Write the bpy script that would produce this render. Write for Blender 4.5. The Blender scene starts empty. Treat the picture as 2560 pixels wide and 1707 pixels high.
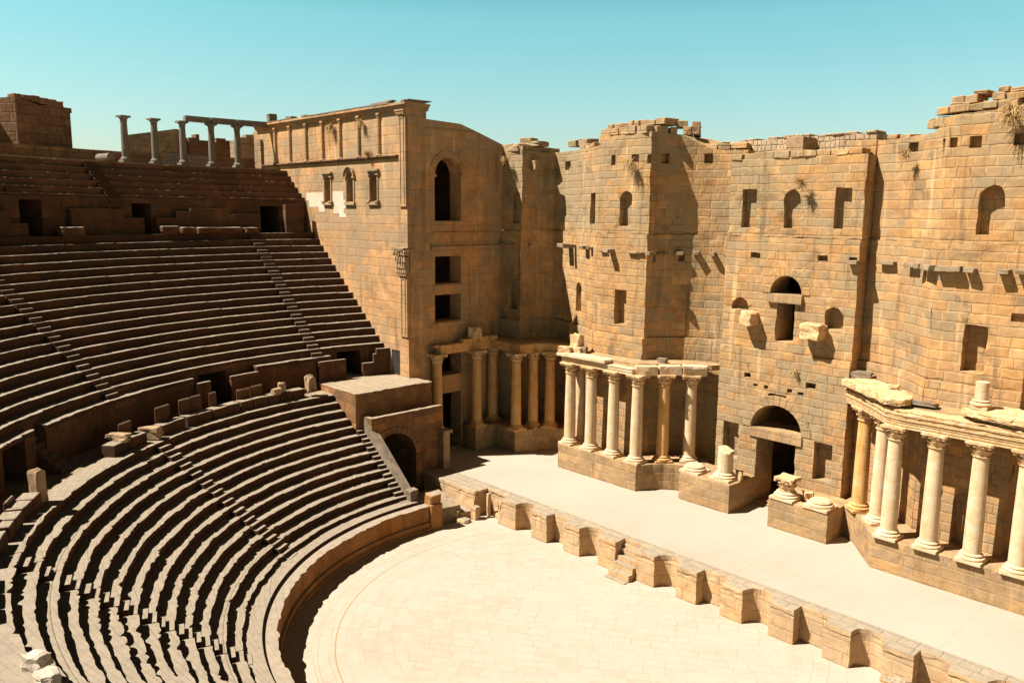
import bpy, bmesh, math, random
from mathutils import Vector, Matrix, noise as mnoise
D=bpy.data; SC=bpy.context.scene; COL=SC.collection
R=math.radians; PI=math.pi
rnd=random.Random(7)

# ------------------------------------------------------------------ camera
cam=D.cameras.new('camera'); camo=D.objects.new('camera',cam); COL.objects.link(camo); SC.camera=camo
cam.sensor_width=36; cam.sensor_fit='HORIZONTAL'; cam.lens=36*2028.8/2560; cam.clip_start=.1; cam.clip_end=3000
yaw,pitch,roll=-.8113,-.15615,.0089
fw=Vector((math.sin(yaw)*math.cos(pitch),math.cos(yaw)*math.cos(pitch),math.sin(pitch)))
rt=Vector((math.cos(yaw),-math.sin(yaw),0)); up=rt.cross(fw)
r2=rt*math.cos(roll)+up*math.sin(roll); u2=up*math.cos(roll)-rt*math.sin(roll)
M=Matrix((r2,u2,-fw)).transposed().to_4x4(); M.translation=Vector((23.047,-29.541,17.252)); camo.matrix_world=M

# ------------------------------------------------------------------ world + sun
SUNV=Vector((-.332,-.475,.814)).normalized()
SUN_EL=math.asin(SUNV.z); SUN_AZ=math.atan2(SUNV.x,SUNV.y)
W=D.worlds.new('World'); SC.world=W; W.use_nodes=True
wn=W.node_tree.nodes; wl=W.node_tree.links; wn.clear()
sky=wn.new('ShaderNodeTexSky'); sky.sky_type='NISHITA'; sky.sun_disc=False
sky.sun_elevation=SUN_EL; sky.sun_rotation=SUN_AZ; sky.air_density=1.0; sky.dust_density=1.2; sky.ozone_density=1.0
bg=wn.new('ShaderNodeBackground'); bg.inputs[1].default_value=.086
tc=wn.new('ShaderNodeTexCoord'); sp=wn.new('ShaderNodeSeparateXYZ'); wl.new(tc.outputs['Generated'],sp.inputs[0])
def wmap(a0,a1,b0,b1):
    x=wn.new('ShaderNodeMapRange'); x.clamp=True
    for i,v in ((1,a0),(2,a1),(3,b0),(4,b1)): x.inputs[i].default_value=v
    wl.new(sp.outputs[2],x.inputs[0]); return x.outputs[0]
tint=wn.new('ShaderNodeMixRGB'); tint.inputs[1].default_value=(.76,.68,.62,1); tint.inputs[2].default_value=(.49,.92,.69,1); wl.new(wmap(.0,.25,0,1),tint.inputs[0])
t2=wn.new('ShaderNodeVectorMath'); t2.operation='MULTIPLY'; wl.new(sky.outputs[0],t2.inputs[0]); wl.new(tint.outputs[0],t2.inputs[1])
t3=wn.new('ShaderNodeVectorMath'); t3.operation='SCALE'; wl.new(t2.outputs[0],t3.inputs[0]); wl.new(wmap(.22,.42,1,.035),t3.inputs['Scale'])
wo=wn.new('ShaderNodeOutputWorld')
wl.new(t3.outputs[0],bg.inputs[0]); wl.new(bg.outputs[0],wo.inputs[0])
sl=D.lights.new('sun','SUN'); sl.energy=5.0; sl.angle=R(.5); sl.color=(1,1,.95)
so=D.objects.new('sun',sl); COL.objects.link(so); so.rotation_euler=SUNV.to_track_quat('Z','Y').to_euler(); so.location=(-40,-50,80)
SC.view_settings.view_transform='Standard'; SC.view_settings.look='None'; SC.view_settings.exposure=1.36; SC.view_settings.gamma=1
SC.render.engine='CYCLES'; SC.cycles.max_bounces=8; SC.cycles.diffuse_bounces=4

# ------------------------------------------------------------------ materials
KA=.58   # overall reflectance of the sun-baked stone
class NT:
    def __init__(s,m): s.t=m.node_tree
    def n(s,ty,**k):
        x=s.t.nodes.new(ty)
        for a,b in k.items(): setattr(x,a,b)
        return x
    def put(s,sock,v):
        if isinstance(v,(int,float)): sock.default_value=v
        elif isinstance(v,tuple): sock.default_value=v
        else: s.t.links.new(v,sock)
    def m(s,op,a,b=0,c=0,clamp=False):
        x=s.n('ShaderNodeMath',operation=op,use_clamp=clamp)
        s.put(x.inputs[0],a); s.put(x.inputs[1],b); s.put(x.inputs[2],c); return x.outputs[0]
    def mix(s,f,a,b,mode='MIX'):
        x=s.n('ShaderNodeMixRGB',blend_type=mode); s.put(x.inputs[0],f); s.put(x.inputs[1],a); s.put(x.inputs[2],b); return x.outputs[0]
    def noise(s,vec,scale,detail=4,rough=.6,dist=0):
        x=s.n('ShaderNodeTexNoise'); s.put(x.inputs['Vector'],vec); x.inputs['Scale'].default_value=scale
        x.inputs['Detail'].default_value=detail; x.inputs['Roughness'].default_value=rough; x.inputs['Distortion'].default_value=dist; return x.outputs[0]
    def ramp(s,f,stops):
        x=s.n('ShaderNodeValToRGB'); s.put(x.inputs[0],f); e=x.color_ramp.elements
        while len(e)<len(stops): e.new(.5)
        for q,(p,c) in zip(e,stops): q.position=p; q.color=(c[0],c[1],c[2],1)
        return x.outputs[0]
    def sep(s,v):
        x=s.n('ShaderNodeSeparateXYZ'); s.put(x.inputs[0],v); return x.outputs
    def comb(s,a,b,c=0):
        x=s.n('ShaderNodeCombineXYZ'); s.put(x.inputs[0],a); s.put(x.inputs[1],b); s.put(x.inputs[2],c); return x.outputs[0]
def step(nt,v,a,b): # smooth 0..1
    x=nt.n('ShaderNodeMapRange',clamp=True); nt.put(x.inputs[0],v); x.inputs[1].default_value=a; x.inputs[2].default_value=b; return x.outputs[0]
def newmat(name):
    m=D.materials.new(name); m.use_nodes=True; m.node_tree.nodes.clear(); nt=NT(m)
    o=nt.n('ShaderNodeOutputMaterial'); b=nt.n('ShaderNodeBsdfPrincipled'); nt.t.links.new(b.outputs[0],o.inputs[0])
    b.inputs['Roughness'].default_value=.92; b.inputs['Specular IOR Level'].default_value=.15
    return m,nt,b
def ashlar(name,pal,stain,h=.47,w=.95,mortar=.026,mcol=(.62,.47,.28),mdark=(.10,.06,.035),stain_amt=.55,bump=.6,streak=.35,mort_vis=.7,wob=.05,top=None,flat=.2,dirt=0):
    """coursed stone: irregular blocks in running courses, each with its own colour, joints, pits, patina and streaks"""
    m,nt,b=newmat(name)
    uv=nt.n('ShaderNodeUVMap').outputs[0]; ob=nt.n('ShaderNodeTexCoord').outputs['Object']
    wobn=nt.n('ShaderNodeTexNoise'); wobn.inputs['Scale'].default_value=1.3; wobn.inputs['Detail'].default_value=3; nt.put(wobn.inputs['Vector'],uv)
    sv=nt.sep(wobn.outputs['Color']); su=nt.sep(uv)
    u=nt.m('ADD',su[0],nt.m('MULTIPLY',nt.m('SUBTRACT',sv[0],.5),wob*1.6)); v=nt.m('ADD',su[1],nt.m('MULTIPLY',nt.m('SUBTRACT',sv[1],.5),wob))
    # slow course drift
    rv=nt.m('DIVIDE',v,h); row=nt.m('FLOOR',rv); fv=nt.m('SUBTRACT',rv,row)
    wr=nt.n('ShaderNodeTexWhiteNoise',noise_dimensions='1D'); nt.put(wr.inputs['W'],row)
    wr2=nt.n('ShaderNodeTexWhiteNoise',noise_dimensions='1D'); nt.put(wr2.inputs['W'],nt.m('ADD',row,31.7))
    wid=nt.m('MULTIPLY',nt.m('ADD',.55,nt.m('MULTIPLY',wr2.outputs[0],.95)),w)
    # irregular lengths inside a row : warp u by low freq 1D noise per row
    un=nt.n('ShaderNodeTexNoise'); un.inputs['Scale'].default_value=.55; un.inputs['Detail'].default_value=1; nt.put(un.inputs['Vector'],nt.comb(u,nt.m('MULTIPLY',row,7.3)))
    uw=nt.m('ADD',u,nt.m('MULTIPLY',un.outputs[0],w*2.2))
    ru=nt.m('ADD',nt.m('DIVIDE',uw,wid),nt.m('MULTIPLY',wr.outputs[0],9)); cl=nt.m('FLOOR',ru); fu=nt.m('SUBTRACT',ru,cl)
    idn=nt.n('ShaderNodeTexWhiteNoise',noise_dimensions='3D'); nt.put(idn.inputs['Vector'],nt.comb(cl,row,3.3))
    idc=nt.sep(idn.outputs['Color'])
    du=nt.m('MULTIPLY',nt.m('MINIMUM',fu,nt.m('SUBTRACT',1,fu)),wid); dv=nt.m('MULTIPLY',nt.m('MINIMUM',fv,nt.m('SUBTRACT',1,fv)),h)
    d=nt.m('MINIMUM',du,dv)
    rough=nt.noise(ob,9,4,.7)
    dj=nt.m('ADD',d,nt.m('MULTIPLY',nt.m('SUBTRACT',rough,.5),.035))
    joint=nt.m('SUBTRACT',1,step(nt,dj,mortar*.35,mortar*1.25))
    n=len(pal); base=nt.ramp(idn.outputs[0],[(i/(n-1),c) for i,c in enumerate(pal)])
    av=[sum(c[i] for c in pal)/n for i in range(3)]; base=nt.mix(flat,base,(*av,1))
    med=nt.noise(ob,.75,5,.7,.8); base=nt.mix(.75,base,nt.mix(step(nt,med,.32,.68),(.62,.60,.60,1),(1.28,1.26,1.22,1)),'MULTIPLY')
    fine=nt.noise(ob,3.2,6,.7); base=nt.mix(.55,base,nt.mix(fine,(.35,.33,.3,1),(1.45,1.4,1.35,1)),'MULTIPLY')
    big=nt.noise(ob,.16,6,.66,.8); sm=step(nt,nt.m('ADD',big,nt.m('MULTIPLY',nt.m('SUBTRACT',idc[1],.5),.2)),.41,.60)
    base=nt.mix(nt.m('MULTIPLY',sm,stain_amt),base,(*stain,1))
    if dirt: base=nt.mix(nt.m('MULTIPLY',step(nt,nt.m('ADD',nt.noise(ob,.33,6,.72,1.2),nt.m('MULTIPLY',nt.m('SUBTRACT',idc[2],.5),.12)),.55,.66),dirt),base,(stain[0]*.5,stain[1]*.46,stain[2]*.42,1))
    mp=nt.n('ShaderNodeMapping'); mp.inputs['Scale'].default_value=(1.6,1.6,.13); nt.put(mp.inputs[0],ob)
    stn=nt.noise(mp.outputs[0],1.0,5,.65); pale=step(nt,stn,.6,.74); dark=step(nt,stn,.42,.3)
    base=nt.mix(nt.m('MULTIPLY',pale,streak),base,(pal[-1][0]*1.25,pal[-1][1]*1.25,pal[-1][2]*1.3,1))
    base=nt.mix(nt.m('MULTIPLY',dark,streak),base,(stain[0]*.55,stain[1]*.5,stain[2]*.48,1))
    jm=nt.mix(step(nt,nt.noise(ob,.9,3,.6),.45,.58),(*mcol,1),(*mdark,1))
    jv=nt.m('MULTIPLY',nt.m('ADD',.35,nt.m('MULTIPLY',step(nt,nt.noise(ob,.6,4,.7),.40,.60),.9)),mort_vis)
    base=nt.mix(nt.m('MULTIPLY',joint,jv),base,jm)
    pit=step(nt,nt.noise(ob,5.5,3,.75),.70,.76); base=nt.mix(nt.m('MULTIPLY',pit,.6),base,(*mdark,1))
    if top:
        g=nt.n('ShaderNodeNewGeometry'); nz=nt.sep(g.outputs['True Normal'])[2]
        dust_light=nt.m('MULTIPLY',step(nt,nz,.75,.95),nt.m('ADD',.65,nt.m('MULTIPLY',rough,.4)),clamp=True)  # upward faces paler: dust and wear, with sunlit brightness put into the colour
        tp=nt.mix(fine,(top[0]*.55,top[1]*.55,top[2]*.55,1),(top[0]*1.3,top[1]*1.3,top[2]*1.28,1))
        base=nt.mix(dust_light,base,nt.mix(nt.m('MULTIPLY',joint,.55),tp,(*mdark,1)))
    nt.put(b.inputs['Base Color'],nt.mix(1.0,base,(KA*1.04,KA*.905,KA*.82,1),'MULTIPLY'))
    hgt=nt.m('ADD',nt.m('ADD',nt.m('MULTIPLY',joint,-.03),nt.m('MULTIPLY',step(nt,dj,.0,.08),.012)),nt.m('ADD',nt.m('MULTIPLY',idc[2],.03),nt.m('ADD',nt.m('MULTIPLY',fine,.045),nt.m('MULTIPLY',pit,-.02))))
    bp=nt.n('ShaderNodeBump'); bp.inputs['Strength'].default_value=bump; bp.inputs['Distance'].default_value=1.0; nt.put(bp.inputs['Height'],hgt); nt.put(b.inputs['Normal'],bp.outputs[0])
    return m
def plainstone(name,c1,c2,c3,sc=2.5,bump=.5,bsc=12,streak=0):
    m,nt,b=newmat(name); ob=nt.n('ShaderNodeTexCoord').outputs['Object']
    g=nt.n('ShaderNodeObjectInfo').outputs['Random']
    ob2=nt.n('ShaderNodeVectorMath',operation='ADD'); nt.put(ob2.inputs[0],ob); nt.put(ob2.inputs[1],nt.comb(nt.m('MULTIPLY',g,37.),nt.m('MULTIPLY',g,91.),0)); ob=ob2.outputs[0]
    f=nt.noise(ob,sc,6,.68,.4); col=nt.ramp(f,[(.3,c1),(.5,c2),(.7,c3)])
    if streak:
        mp=nt.n('ShaderNodeMapping'); mp.inputs['Scale'].default_value=(5,5,.45); nt.put(mp.inputs[0],ob)
        col=nt.mix(nt.m('MULTIPLY',step(nt,nt.noise(mp.outputs[0],1,4,.6),.52,.68),streak),col,(c1[0]*.75,c1[1]*.6,c1[2]*.45,1))
    pit=step(nt,nt.noise(ob,bsc*.8,3,.7),.66,.72); col=nt.mix(nt.m('MULTIPLY',pit,.45),col,(c1[0]*.4,c1[1]*.35,c1[2]*.3,1))
    nt.put(b.inputs['Base Color'],nt.mix(1.0,col,(KA*1.04,KA*.905,KA*.82,1),'MULTIPLY'))
    h=nt.m('SUBTRACT',nt.m('MULTIPLY',nt.noise(ob,bsc,6,.7),.05),nt.m('MULTIPLY',pit,.02)); bp=nt.n('ShaderNodeBump'); bp.inputs['Strength'].default_value=bump; bp.inputs['Distance'].default_value=1; nt.put(bp.inputs['Height'],h); nt.put(b.inputs['Normal'],bp.outputs[0])
    return m
OCH=[(.56,.31,.115),(.66,.39,.155),(.60,.39,.19),(.72,.43,.165),(.53,.37,.20),(.66,.42,.19),(.80,.55,.28)]
GRY=[(.44,.33,.19),(.52,.38,.20),(.66,.43,.19),(.48,.37,.23),(.70,.49,.25),(.60,.41,.20)]
M_WALL=ashlar('ochre_ashlar',OCH,(.42,.335,.20),h=.44,w=.78,mortar=.024,mcol=(.88,.66,.38),stain_amt=.9,wob=.09,mort_vis=.40,bump=.55,streak=.8,flat=.5,dirt=.55)
M_TOWR=ashlar('weathered_tower_ashlar',[(.66,.38,.16),(.72,.42,.18),(.78,.49,.23),(.66,.40,.19),(.80,.52,.27)],(.44,.34,.21),h=.55,w=1.1,mortar=.014,mort_vis=.4,streak=.7,stain_amt=.8,wob=.07,bump=.55,flat=.5,dirt=.4)
M_PLIN=ashlar('podium_ashlar',GRY,(.38,.28,.165),h=.51,w=.8,mortar=.02,mort_vis=.5,streak=.5,stain_amt=.5,bump=.4)
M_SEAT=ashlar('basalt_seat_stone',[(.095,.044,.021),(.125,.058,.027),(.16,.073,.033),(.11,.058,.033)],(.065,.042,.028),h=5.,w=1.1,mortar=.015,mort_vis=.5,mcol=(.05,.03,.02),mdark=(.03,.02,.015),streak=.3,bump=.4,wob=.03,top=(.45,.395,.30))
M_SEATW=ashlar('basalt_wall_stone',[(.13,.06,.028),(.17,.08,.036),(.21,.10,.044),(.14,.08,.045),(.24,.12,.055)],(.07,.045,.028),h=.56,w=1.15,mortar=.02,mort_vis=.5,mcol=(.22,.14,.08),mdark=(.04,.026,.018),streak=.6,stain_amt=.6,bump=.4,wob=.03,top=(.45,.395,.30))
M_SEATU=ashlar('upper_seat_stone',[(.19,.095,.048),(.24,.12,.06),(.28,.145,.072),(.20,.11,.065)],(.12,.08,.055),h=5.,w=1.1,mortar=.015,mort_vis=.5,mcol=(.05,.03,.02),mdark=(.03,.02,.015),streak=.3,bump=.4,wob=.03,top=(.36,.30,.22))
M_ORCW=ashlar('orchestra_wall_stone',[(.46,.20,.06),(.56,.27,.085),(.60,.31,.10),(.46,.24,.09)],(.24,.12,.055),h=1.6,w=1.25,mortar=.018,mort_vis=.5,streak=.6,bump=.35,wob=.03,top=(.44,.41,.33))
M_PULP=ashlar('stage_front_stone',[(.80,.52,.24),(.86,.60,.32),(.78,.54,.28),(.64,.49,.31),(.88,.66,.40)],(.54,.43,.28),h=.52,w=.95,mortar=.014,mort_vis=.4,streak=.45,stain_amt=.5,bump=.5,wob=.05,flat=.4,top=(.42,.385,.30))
M_BLOCK=plainstone('loose_block_stone',(.30,.20,.11),(.46,.33,.19),(.56,.42,.26))
M_GBLK=plainstone('grey_block_stone',(.17,.14,.10),(.28,.23,.165),(.40,.33,.23))
M_STUB=plainstone('cornice_stub_stone',(.26,.20,.13),(.36,.28,.18),(.46,.35,.22))
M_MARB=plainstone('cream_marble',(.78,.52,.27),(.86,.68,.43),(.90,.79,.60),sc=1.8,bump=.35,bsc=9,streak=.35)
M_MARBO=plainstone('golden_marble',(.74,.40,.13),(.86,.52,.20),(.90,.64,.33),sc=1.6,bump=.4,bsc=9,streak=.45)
M_CARV=plainstone('carved_marble',(.62,.35,.13),(.82,.58,.30),(.90,.74,.50),sc=4,bump=.9,bsc=7)
M_BASC=plainstone('basalt_column_stone',(.17,.15,.12),(.25,.22,.175),(.33,.29,.22),sc=1.5,bump=.3)
M_DARK=plainstone('dark_inner_stone',(.03,.02,.012),(.05,.032,.02),(.07,.045,.028))
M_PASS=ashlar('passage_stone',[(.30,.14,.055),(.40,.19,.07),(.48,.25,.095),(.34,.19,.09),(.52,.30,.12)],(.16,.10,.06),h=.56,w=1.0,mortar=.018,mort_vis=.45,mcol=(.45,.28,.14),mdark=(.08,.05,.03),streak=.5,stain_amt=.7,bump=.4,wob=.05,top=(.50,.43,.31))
M_INNR=plainstone('inner_stone',(.20,.11,.055),(.28,.165,.085),(.34,.21,.11))
M_RUINL=ashlar('sunlit_ruin_stone',[(.42,.31,.19),(.50,.38,.24),(.56,.43,.28),(.46,.33,.20)],(.30,.22,.14),h=.42,w=.6,mortar=.03,mort_vis=.5,wob=.1)  # paler copy of the ruin stone, sunlight put into its colour
M_PALE=plainstone('pale_broken_stone',(.55,.47,.37),(.68,.61,.50),(.76,.71,.62))
M_RUBL=ashlar('pale_rubble',[(.62,.50,.33),(.70,.58,.40),(.58,.44,.28),(.74,.62,.44)],(.52,.40,.25),h=.33,w=.4,mortar=.03,wob=.22,bump=.9)
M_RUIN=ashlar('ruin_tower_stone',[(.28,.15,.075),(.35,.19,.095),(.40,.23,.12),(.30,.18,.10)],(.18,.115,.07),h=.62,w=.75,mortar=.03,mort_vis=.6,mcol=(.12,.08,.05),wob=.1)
M_DRYG=plainstone('dry_grass',(.42,.25,.09),(.62,.43,.18),(.74,.55,.28))
M_IRON=plainstone('grey_iron',(.10,.11,.10),(.15,.16,.15),(.2,.2,.18))
def floor_mat(name,kind):
    m,nt,b=newmat(name); ob=nt.n('ShaderNodeTexCoord').outputs['Object']; s=nt.sep(ob)
    big=nt.noise(ob,.12,5,.6); fine=nt.noise(ob,2.2,6,.7)
    if kind=='stage':
        col=nt.ramp(nt.m('ADD',nt.m('MULTIPLY',big,.7),nt.m('MULTIPLY',fine,.3)),[(.35,(.47,.425,.335)),(.5,(.52,.475,.385)),(.68,(.56,.52,.435))])
        gx=nt.m('ABSOLUTE',nt.m('SUBTRACT',nt.m('FRACT',nt.m('DIVIDE',nt.m('ADD',s[0],12.05),8.6)),.0)); 
        ln=nt.m('MULTIPLY',nt.m('SUBTRACT',1,step(nt,gx,.0018,.005)),.3)
        gy=nt.m('ABSOLUTE',nt.m('SUBTRACT',s[1],6.95)); ln=nt.m('MAXIMUM',ln,nt.m('MULTIPLY',nt.m('SUBTRACT',1,step(nt,gy,.012,.03)),.3))
        col=nt.mix(ln,col,(.33,.22,.12,1)); sp_=step(nt,nt.noise(ob,1.1,6,.8,.4),.60,.72); col=nt.mix(nt.m('MULTIPLY',sp_,.22),col,(.36,.29,.19,1)); st=step(nt,nt.noise(ob,6,2,.8),.71,.75); col=nt.mix(nt.m('MULTIPLY',st,.35),col,(.36,.26,.15,1)); h=nt.m('MULTIPLY',fine,.01)
    elif kind=='orch':
        X=nt.m('SUBTRACT',s[0],2.1); Y=nt.m('ADD',s[1],4.48)
        rr=nt.m('SQRT',nt.m('ADD',nt.m('MULTIPLY',X,X),nt.m('MULTIPLY',Y,Y))); an=nt.m('ARCTAN2',Y,X)
        wb=nt.m('MULTIPLY',nt.m('SUBTRACT',nt.noise(ob,.8,3,.6),.5),.34)
        # concentric courses outside, straight courses inside
        def cells(u,v,h,w):
            rv=nt.m('DIVIDE',nt.m('ADD',v,wb),h); row=nt.m('FLOOR',rv); fv=nt.m('SUBTRACT',rv,row)
            wn_=nt.n('ShaderNodeTexWhiteNoise',noise_dimensions='1D'); nt.put(wn_.inputs['W'],row)
            ru=nt.m('ADD',nt.m('DIVIDE',nt.m('ADD',u,wb),w),nt.m('MULTIPLY',wn_.outputs[0],7)); cl=nt.m('FLOOR',ru); fu=nt.m('SUBTRACT',ru,cl)
            idn=nt.n('ShaderNodeTexWhiteNoise',noise_dimensions='3D'); nt.put(idn.inputs['Vector'],nt.comb(cl,row,1.1))
            d=nt.m('MINIMUM',nt.m('MULTIPLY',nt.m('MINIMUM',fu,nt.m('SUBTRACT',1,fu)),w),nt.m('MULTIPLY',nt.m('MINIMUM',fv,nt.m('SUBTRACT',1,fv)),h))
            return d,idn.outputs[0]
        d1,i1=cells(nt.m('MULTIPLY',an,9.),rr,.62,.9)
        ca,sa=math.cos(.62),math.sin(.62)
        d2,i2=cells(nt.m('ADD',nt.m('MULTIPLY',X,ca),nt.m('MULTIPLY',Y,sa)),nt.m('SUBTRACT',nt.m('MULTIPLY',Y,ca),nt.m('MULTIPLY',X,sa)),.5,.85)
        sel=nt.m('GREATER_THAN',rr,8.3)
        d=nt.m('ADD',nt.m('MULTIPLY',d1,sel),nt.m('MULTIPLY',d2,nt.m('SUBTRACT',1,sel))); idv=nt.m('ADD',nt.m('MULTIPLY',i1,sel),nt.m('MULTIPLY',i2,nt.m('SUBTRACT',1,sel)))
        col=nt.ramp(nt.m('ADD',nt.m('MULTIPLY',big,.45),nt.m('ADD',nt.m('MULTIPLY',fine,.42),nt.m('MULTIPLY',idv,.10))),[(.3,(.46,.41,.31)),(.48,(.54,.495,.395)),(.7,(.59,.55,.46))])
        vis=step(nt,nt.noise(ob,.55,4,.7),.40,.62)
        jo=nt.m('MULTIPLY',nt.m('SUBTRACT',1,step(nt,nt.m('ADD',d,nt.m('MULTIPLY',nt.m('SUBTRACT',nt.noise(ob,7,3,.6),.5),.03)),.004,.026)),nt.m('ADD',.02,nt.m('MULTIPLY',vis,.55)))
        col=nt.mix(jo,col,(.40,.25,.11,1))
        for rad,wd,am in ((10.95,.03,.8),(11.62,.016,.5),(10.05,.014,.3)):
            q=nt.m('SUBTRACT',1,step(nt,nt.m('ABSOLUTE',nt.m('SUBTRACT',nt.m('ADD',rr,nt.m('MULTIPLY',wb,.3)),rad)),wd*.5,wd*1.4))
            q=nt.m('MULTIPLY',q,nt.m('MULTIPLY',nt.m('LESS_THAN',Y,3.2),am)); col=nt.mix(q,col,(.42,.25,.10,1))
        st=step(nt,nt.noise(ob,3.5,3,.8),.70,.76); col=nt.mix(nt.m('MULTIPLY',st,.5),col,(.50,.33,.15,1))
        h=nt.m('SUBTRACT',nt.m('ADD',nt.m('MULTIPLY',fine,.03),nt.m('MULTIPLY',idv,.012)),nt.m('MULTIPLY',jo,.015))
    elif kind=='slab':
        col=nt.ramp(fine,[(.35,(.24,.19,.12)),(.5,(.36,.29,.19)),(.66,(.46,.37,.24))])
        br=nt.n('ShaderNodeTexBrick'); br.inputs['Scale'].default_value=1; br.inputs['Brick Width'].default_value=1.3; br.inputs['Row Height'].default_value=.75; br.inputs['Mortar Size'].default_value=.012; nt.put(br.inputs['Vector'],nt.n('ShaderNodeUVMap').outputs[0])
        col=nt.mix(nt.m('MULTIPLY',br.outputs['Fac'],.5),col,(.10,.07,.045,1)); h=nt.m('MULTIPLY',fine,.03)
    else:
        col=nt.ramp(fine,[(.35,(.34,.25,.15)),(.5,(.45,.34,.21)),(.66,(.55,.43,.28))]); h=nt.m('MULTIPLY',fine,.03)
    nt.put(b.inputs['Base Color'],nt.mix(1.0,col,(KA*1.04,KA*.905,KA*.82,1),'MULTIPLY'))
    bp=nt.n('ShaderNodeBump'); bp.inputs['Strength'].default_value=.35; bp.inputs['Distance'].default_value=1; nt.put(bp.inputs['Height'],h); nt.put(b.inputs['Normal'],bp.outputs[0])
    return m
M_STAGE=floor_mat('stage_paving','stage'); M_ORCH=floor_mat('orchestra_paving','orch'); M_GRND=floor_mat('dry_earth','earth'); M_SLAB=floor_mat('walkway_slabs','slab')

# ------------------------------------------------------------------ mesh helpers
class MB:
    def __init__(s): s.v=[]; s.f=[]
    def add(s,vs,fs):
        o=len(s.v); s.v+= [tuple(v) for v in vs]; s.f+= [tuple(i+o for i in f) for f in fs]; return s
    def box(s,x0,x1,y0,y1,z0,z1,rz=0,j=0,c=None):
        cx,cy=(c if c else ((x0+x1)/2,(y0+y1)/2)); vs=[]
        for z in (z0,z1):
            for x,y in ((x0,y0),(x1,y0),(x1,y1),(x0,y1)):
                x+=rnd.uniform(-j,j); y+=rnd.uniform(-j,j); zz=z+rnd.uniform(-j,j)
                dx,dy=x-cx,y-cy; vs.append((cx+dx*math.cos(rz)-dy*math.sin(rz),cy+dx*math.sin(rz)+dy*math.cos(rz),zz))
        return s.add(vs,[(3,2,1,0),(4,5,6,7),(0,1,5,4),(1,2,6,5),(2,3,7,6),(3,0,4,7)])
    def obox(s,p,t,n,l0,l1,d0,d1,z0,z1,j=0):
        """box along tangent t, depth along n from point p"""
        vs=[]
        for z in (z0,z1):
            for a,b in ((l0,d0),(l1,d0),(l1,d1),(l0,d1)):
                vs.append((p[0]+t[0]*a+n[0]*b+rnd.uniform(-j,j),p[1]+t[1]*a+n[1]*b+rnd.uniform(-j,j),z+rnd.uniform(-j,j)))
        return s.add(vs,[(3,2,1,0),(4,5,6,7),(0,1,5,4),(1,2,6,5),(2,3,7,6),(3,0,4,7)])
    def prism(s,pl,z0,z1):
        """extruded plan polygon (counter-clockwise); z1 may be a list per vertex"""
        n=len(pl); zt=z1 if isinstance(z1,(list,tuple)) else [z1]*n
        vs=[(x,y,z0) for x,y in pl]+[(x,y,zt[i]) for i,(x,y) in enumerate(pl)]
        return s.add(vs,[tuple(reversed(range(n))),tuple(range(n,2*n))]+[(i,(i+1)%n,n+(i+1)%n,n+i) for i in range(n)])
    def lathe(s,pr,seg=24,c=(0,0),z=0,jit=0):
        vs=[];fs=[];n=len(pr)
        for i in range(seg):
            a=2*PI*i/seg
            for r,h in pr: vs.append((c[0]+r*math.cos(a),c[1]+r*math.sin(a),z+h+(rnd.uniform(-jit,jit) if jit else 0)))
        for i in range(seg):
            k=(i+1)%seg
            for q in range(n-1): fs.append((i*n+q,k*n+q,k*n+q+1,i*n+q+1))
        fs.append(tuple(i*n for i in reversed(range(seg)))); fs.append(tuple(i*n+n-1 for i in range(seg)))
        return s.add(vs,fs)
    def rock(s,c,sx,sy,sz,rz=0,sub=2,amp=.14,seed=None):
        bm=bmesh.new(); bmesh.ops.create_cube(bm,size=1); bmesh.ops.bevel(bm,geom=bm.edges[:],offset=.07,segments=1,affect='EDGES')
        bmesh.ops.subdivide_edges(bm,edges=bm.edges[:],cuts=sub,use_grid_fill=True)
        sd=seed if seed is not None else rnd.uniform(0,99)
        vs=[]
        for v in bm.verts:
            p=v.co.copy(); nn=mnoise.noise_vector(p*2.1+Vector((sd,sd*.7,0)))*amp+mnoise.noise_vector(p*5+Vector((0,sd,sd)))*amp*.4
            p+=nn; x,y=p.x*sx,p.y*sy; vs.append((c[0]+x*math.cos(rz)-y*math.sin(rz),c[1]+x*math.sin(rz)+y*math.cos(rz),c[2]+(p.z+.5)*sz))
        bm.verts.index_update(); fs=[tuple(v.index for v in f.verts) for f in bm.faces]; bm.free()
        return s.add(vs,fs)
    def build(s,name,mat,parent=None,uvf=None,smooth=False,bev=0,loc=None):
        me=D.meshes.new(name); me.from_pydata(s.v,[],s.f); me.validate()
        bm=bmesh.new(); bm.from_mesh(me)
        if bev: bmesh.ops.bevel(bm,geom=[e for e in bm.edges if len(e.link_faces)==2 and e.calc_face_angle(0)>.5],offset=bev,segments=1,affect='EDGES')
        bmesh.ops.recalc_face_normals(bm,faces=bm.faces[:])
        bm.to_mesh(me); bm.free()
        if smooth:
            for p in me.polygons: p.use_smooth=True
            me.set_sharp_from_angle(angle=R(40))
        me.materials.append(mat); set_uv(me,uvf)
        o=D.objects.new(name,me); COL.objects.link(o)
        if parent: o.parent=parent
        return o
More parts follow.
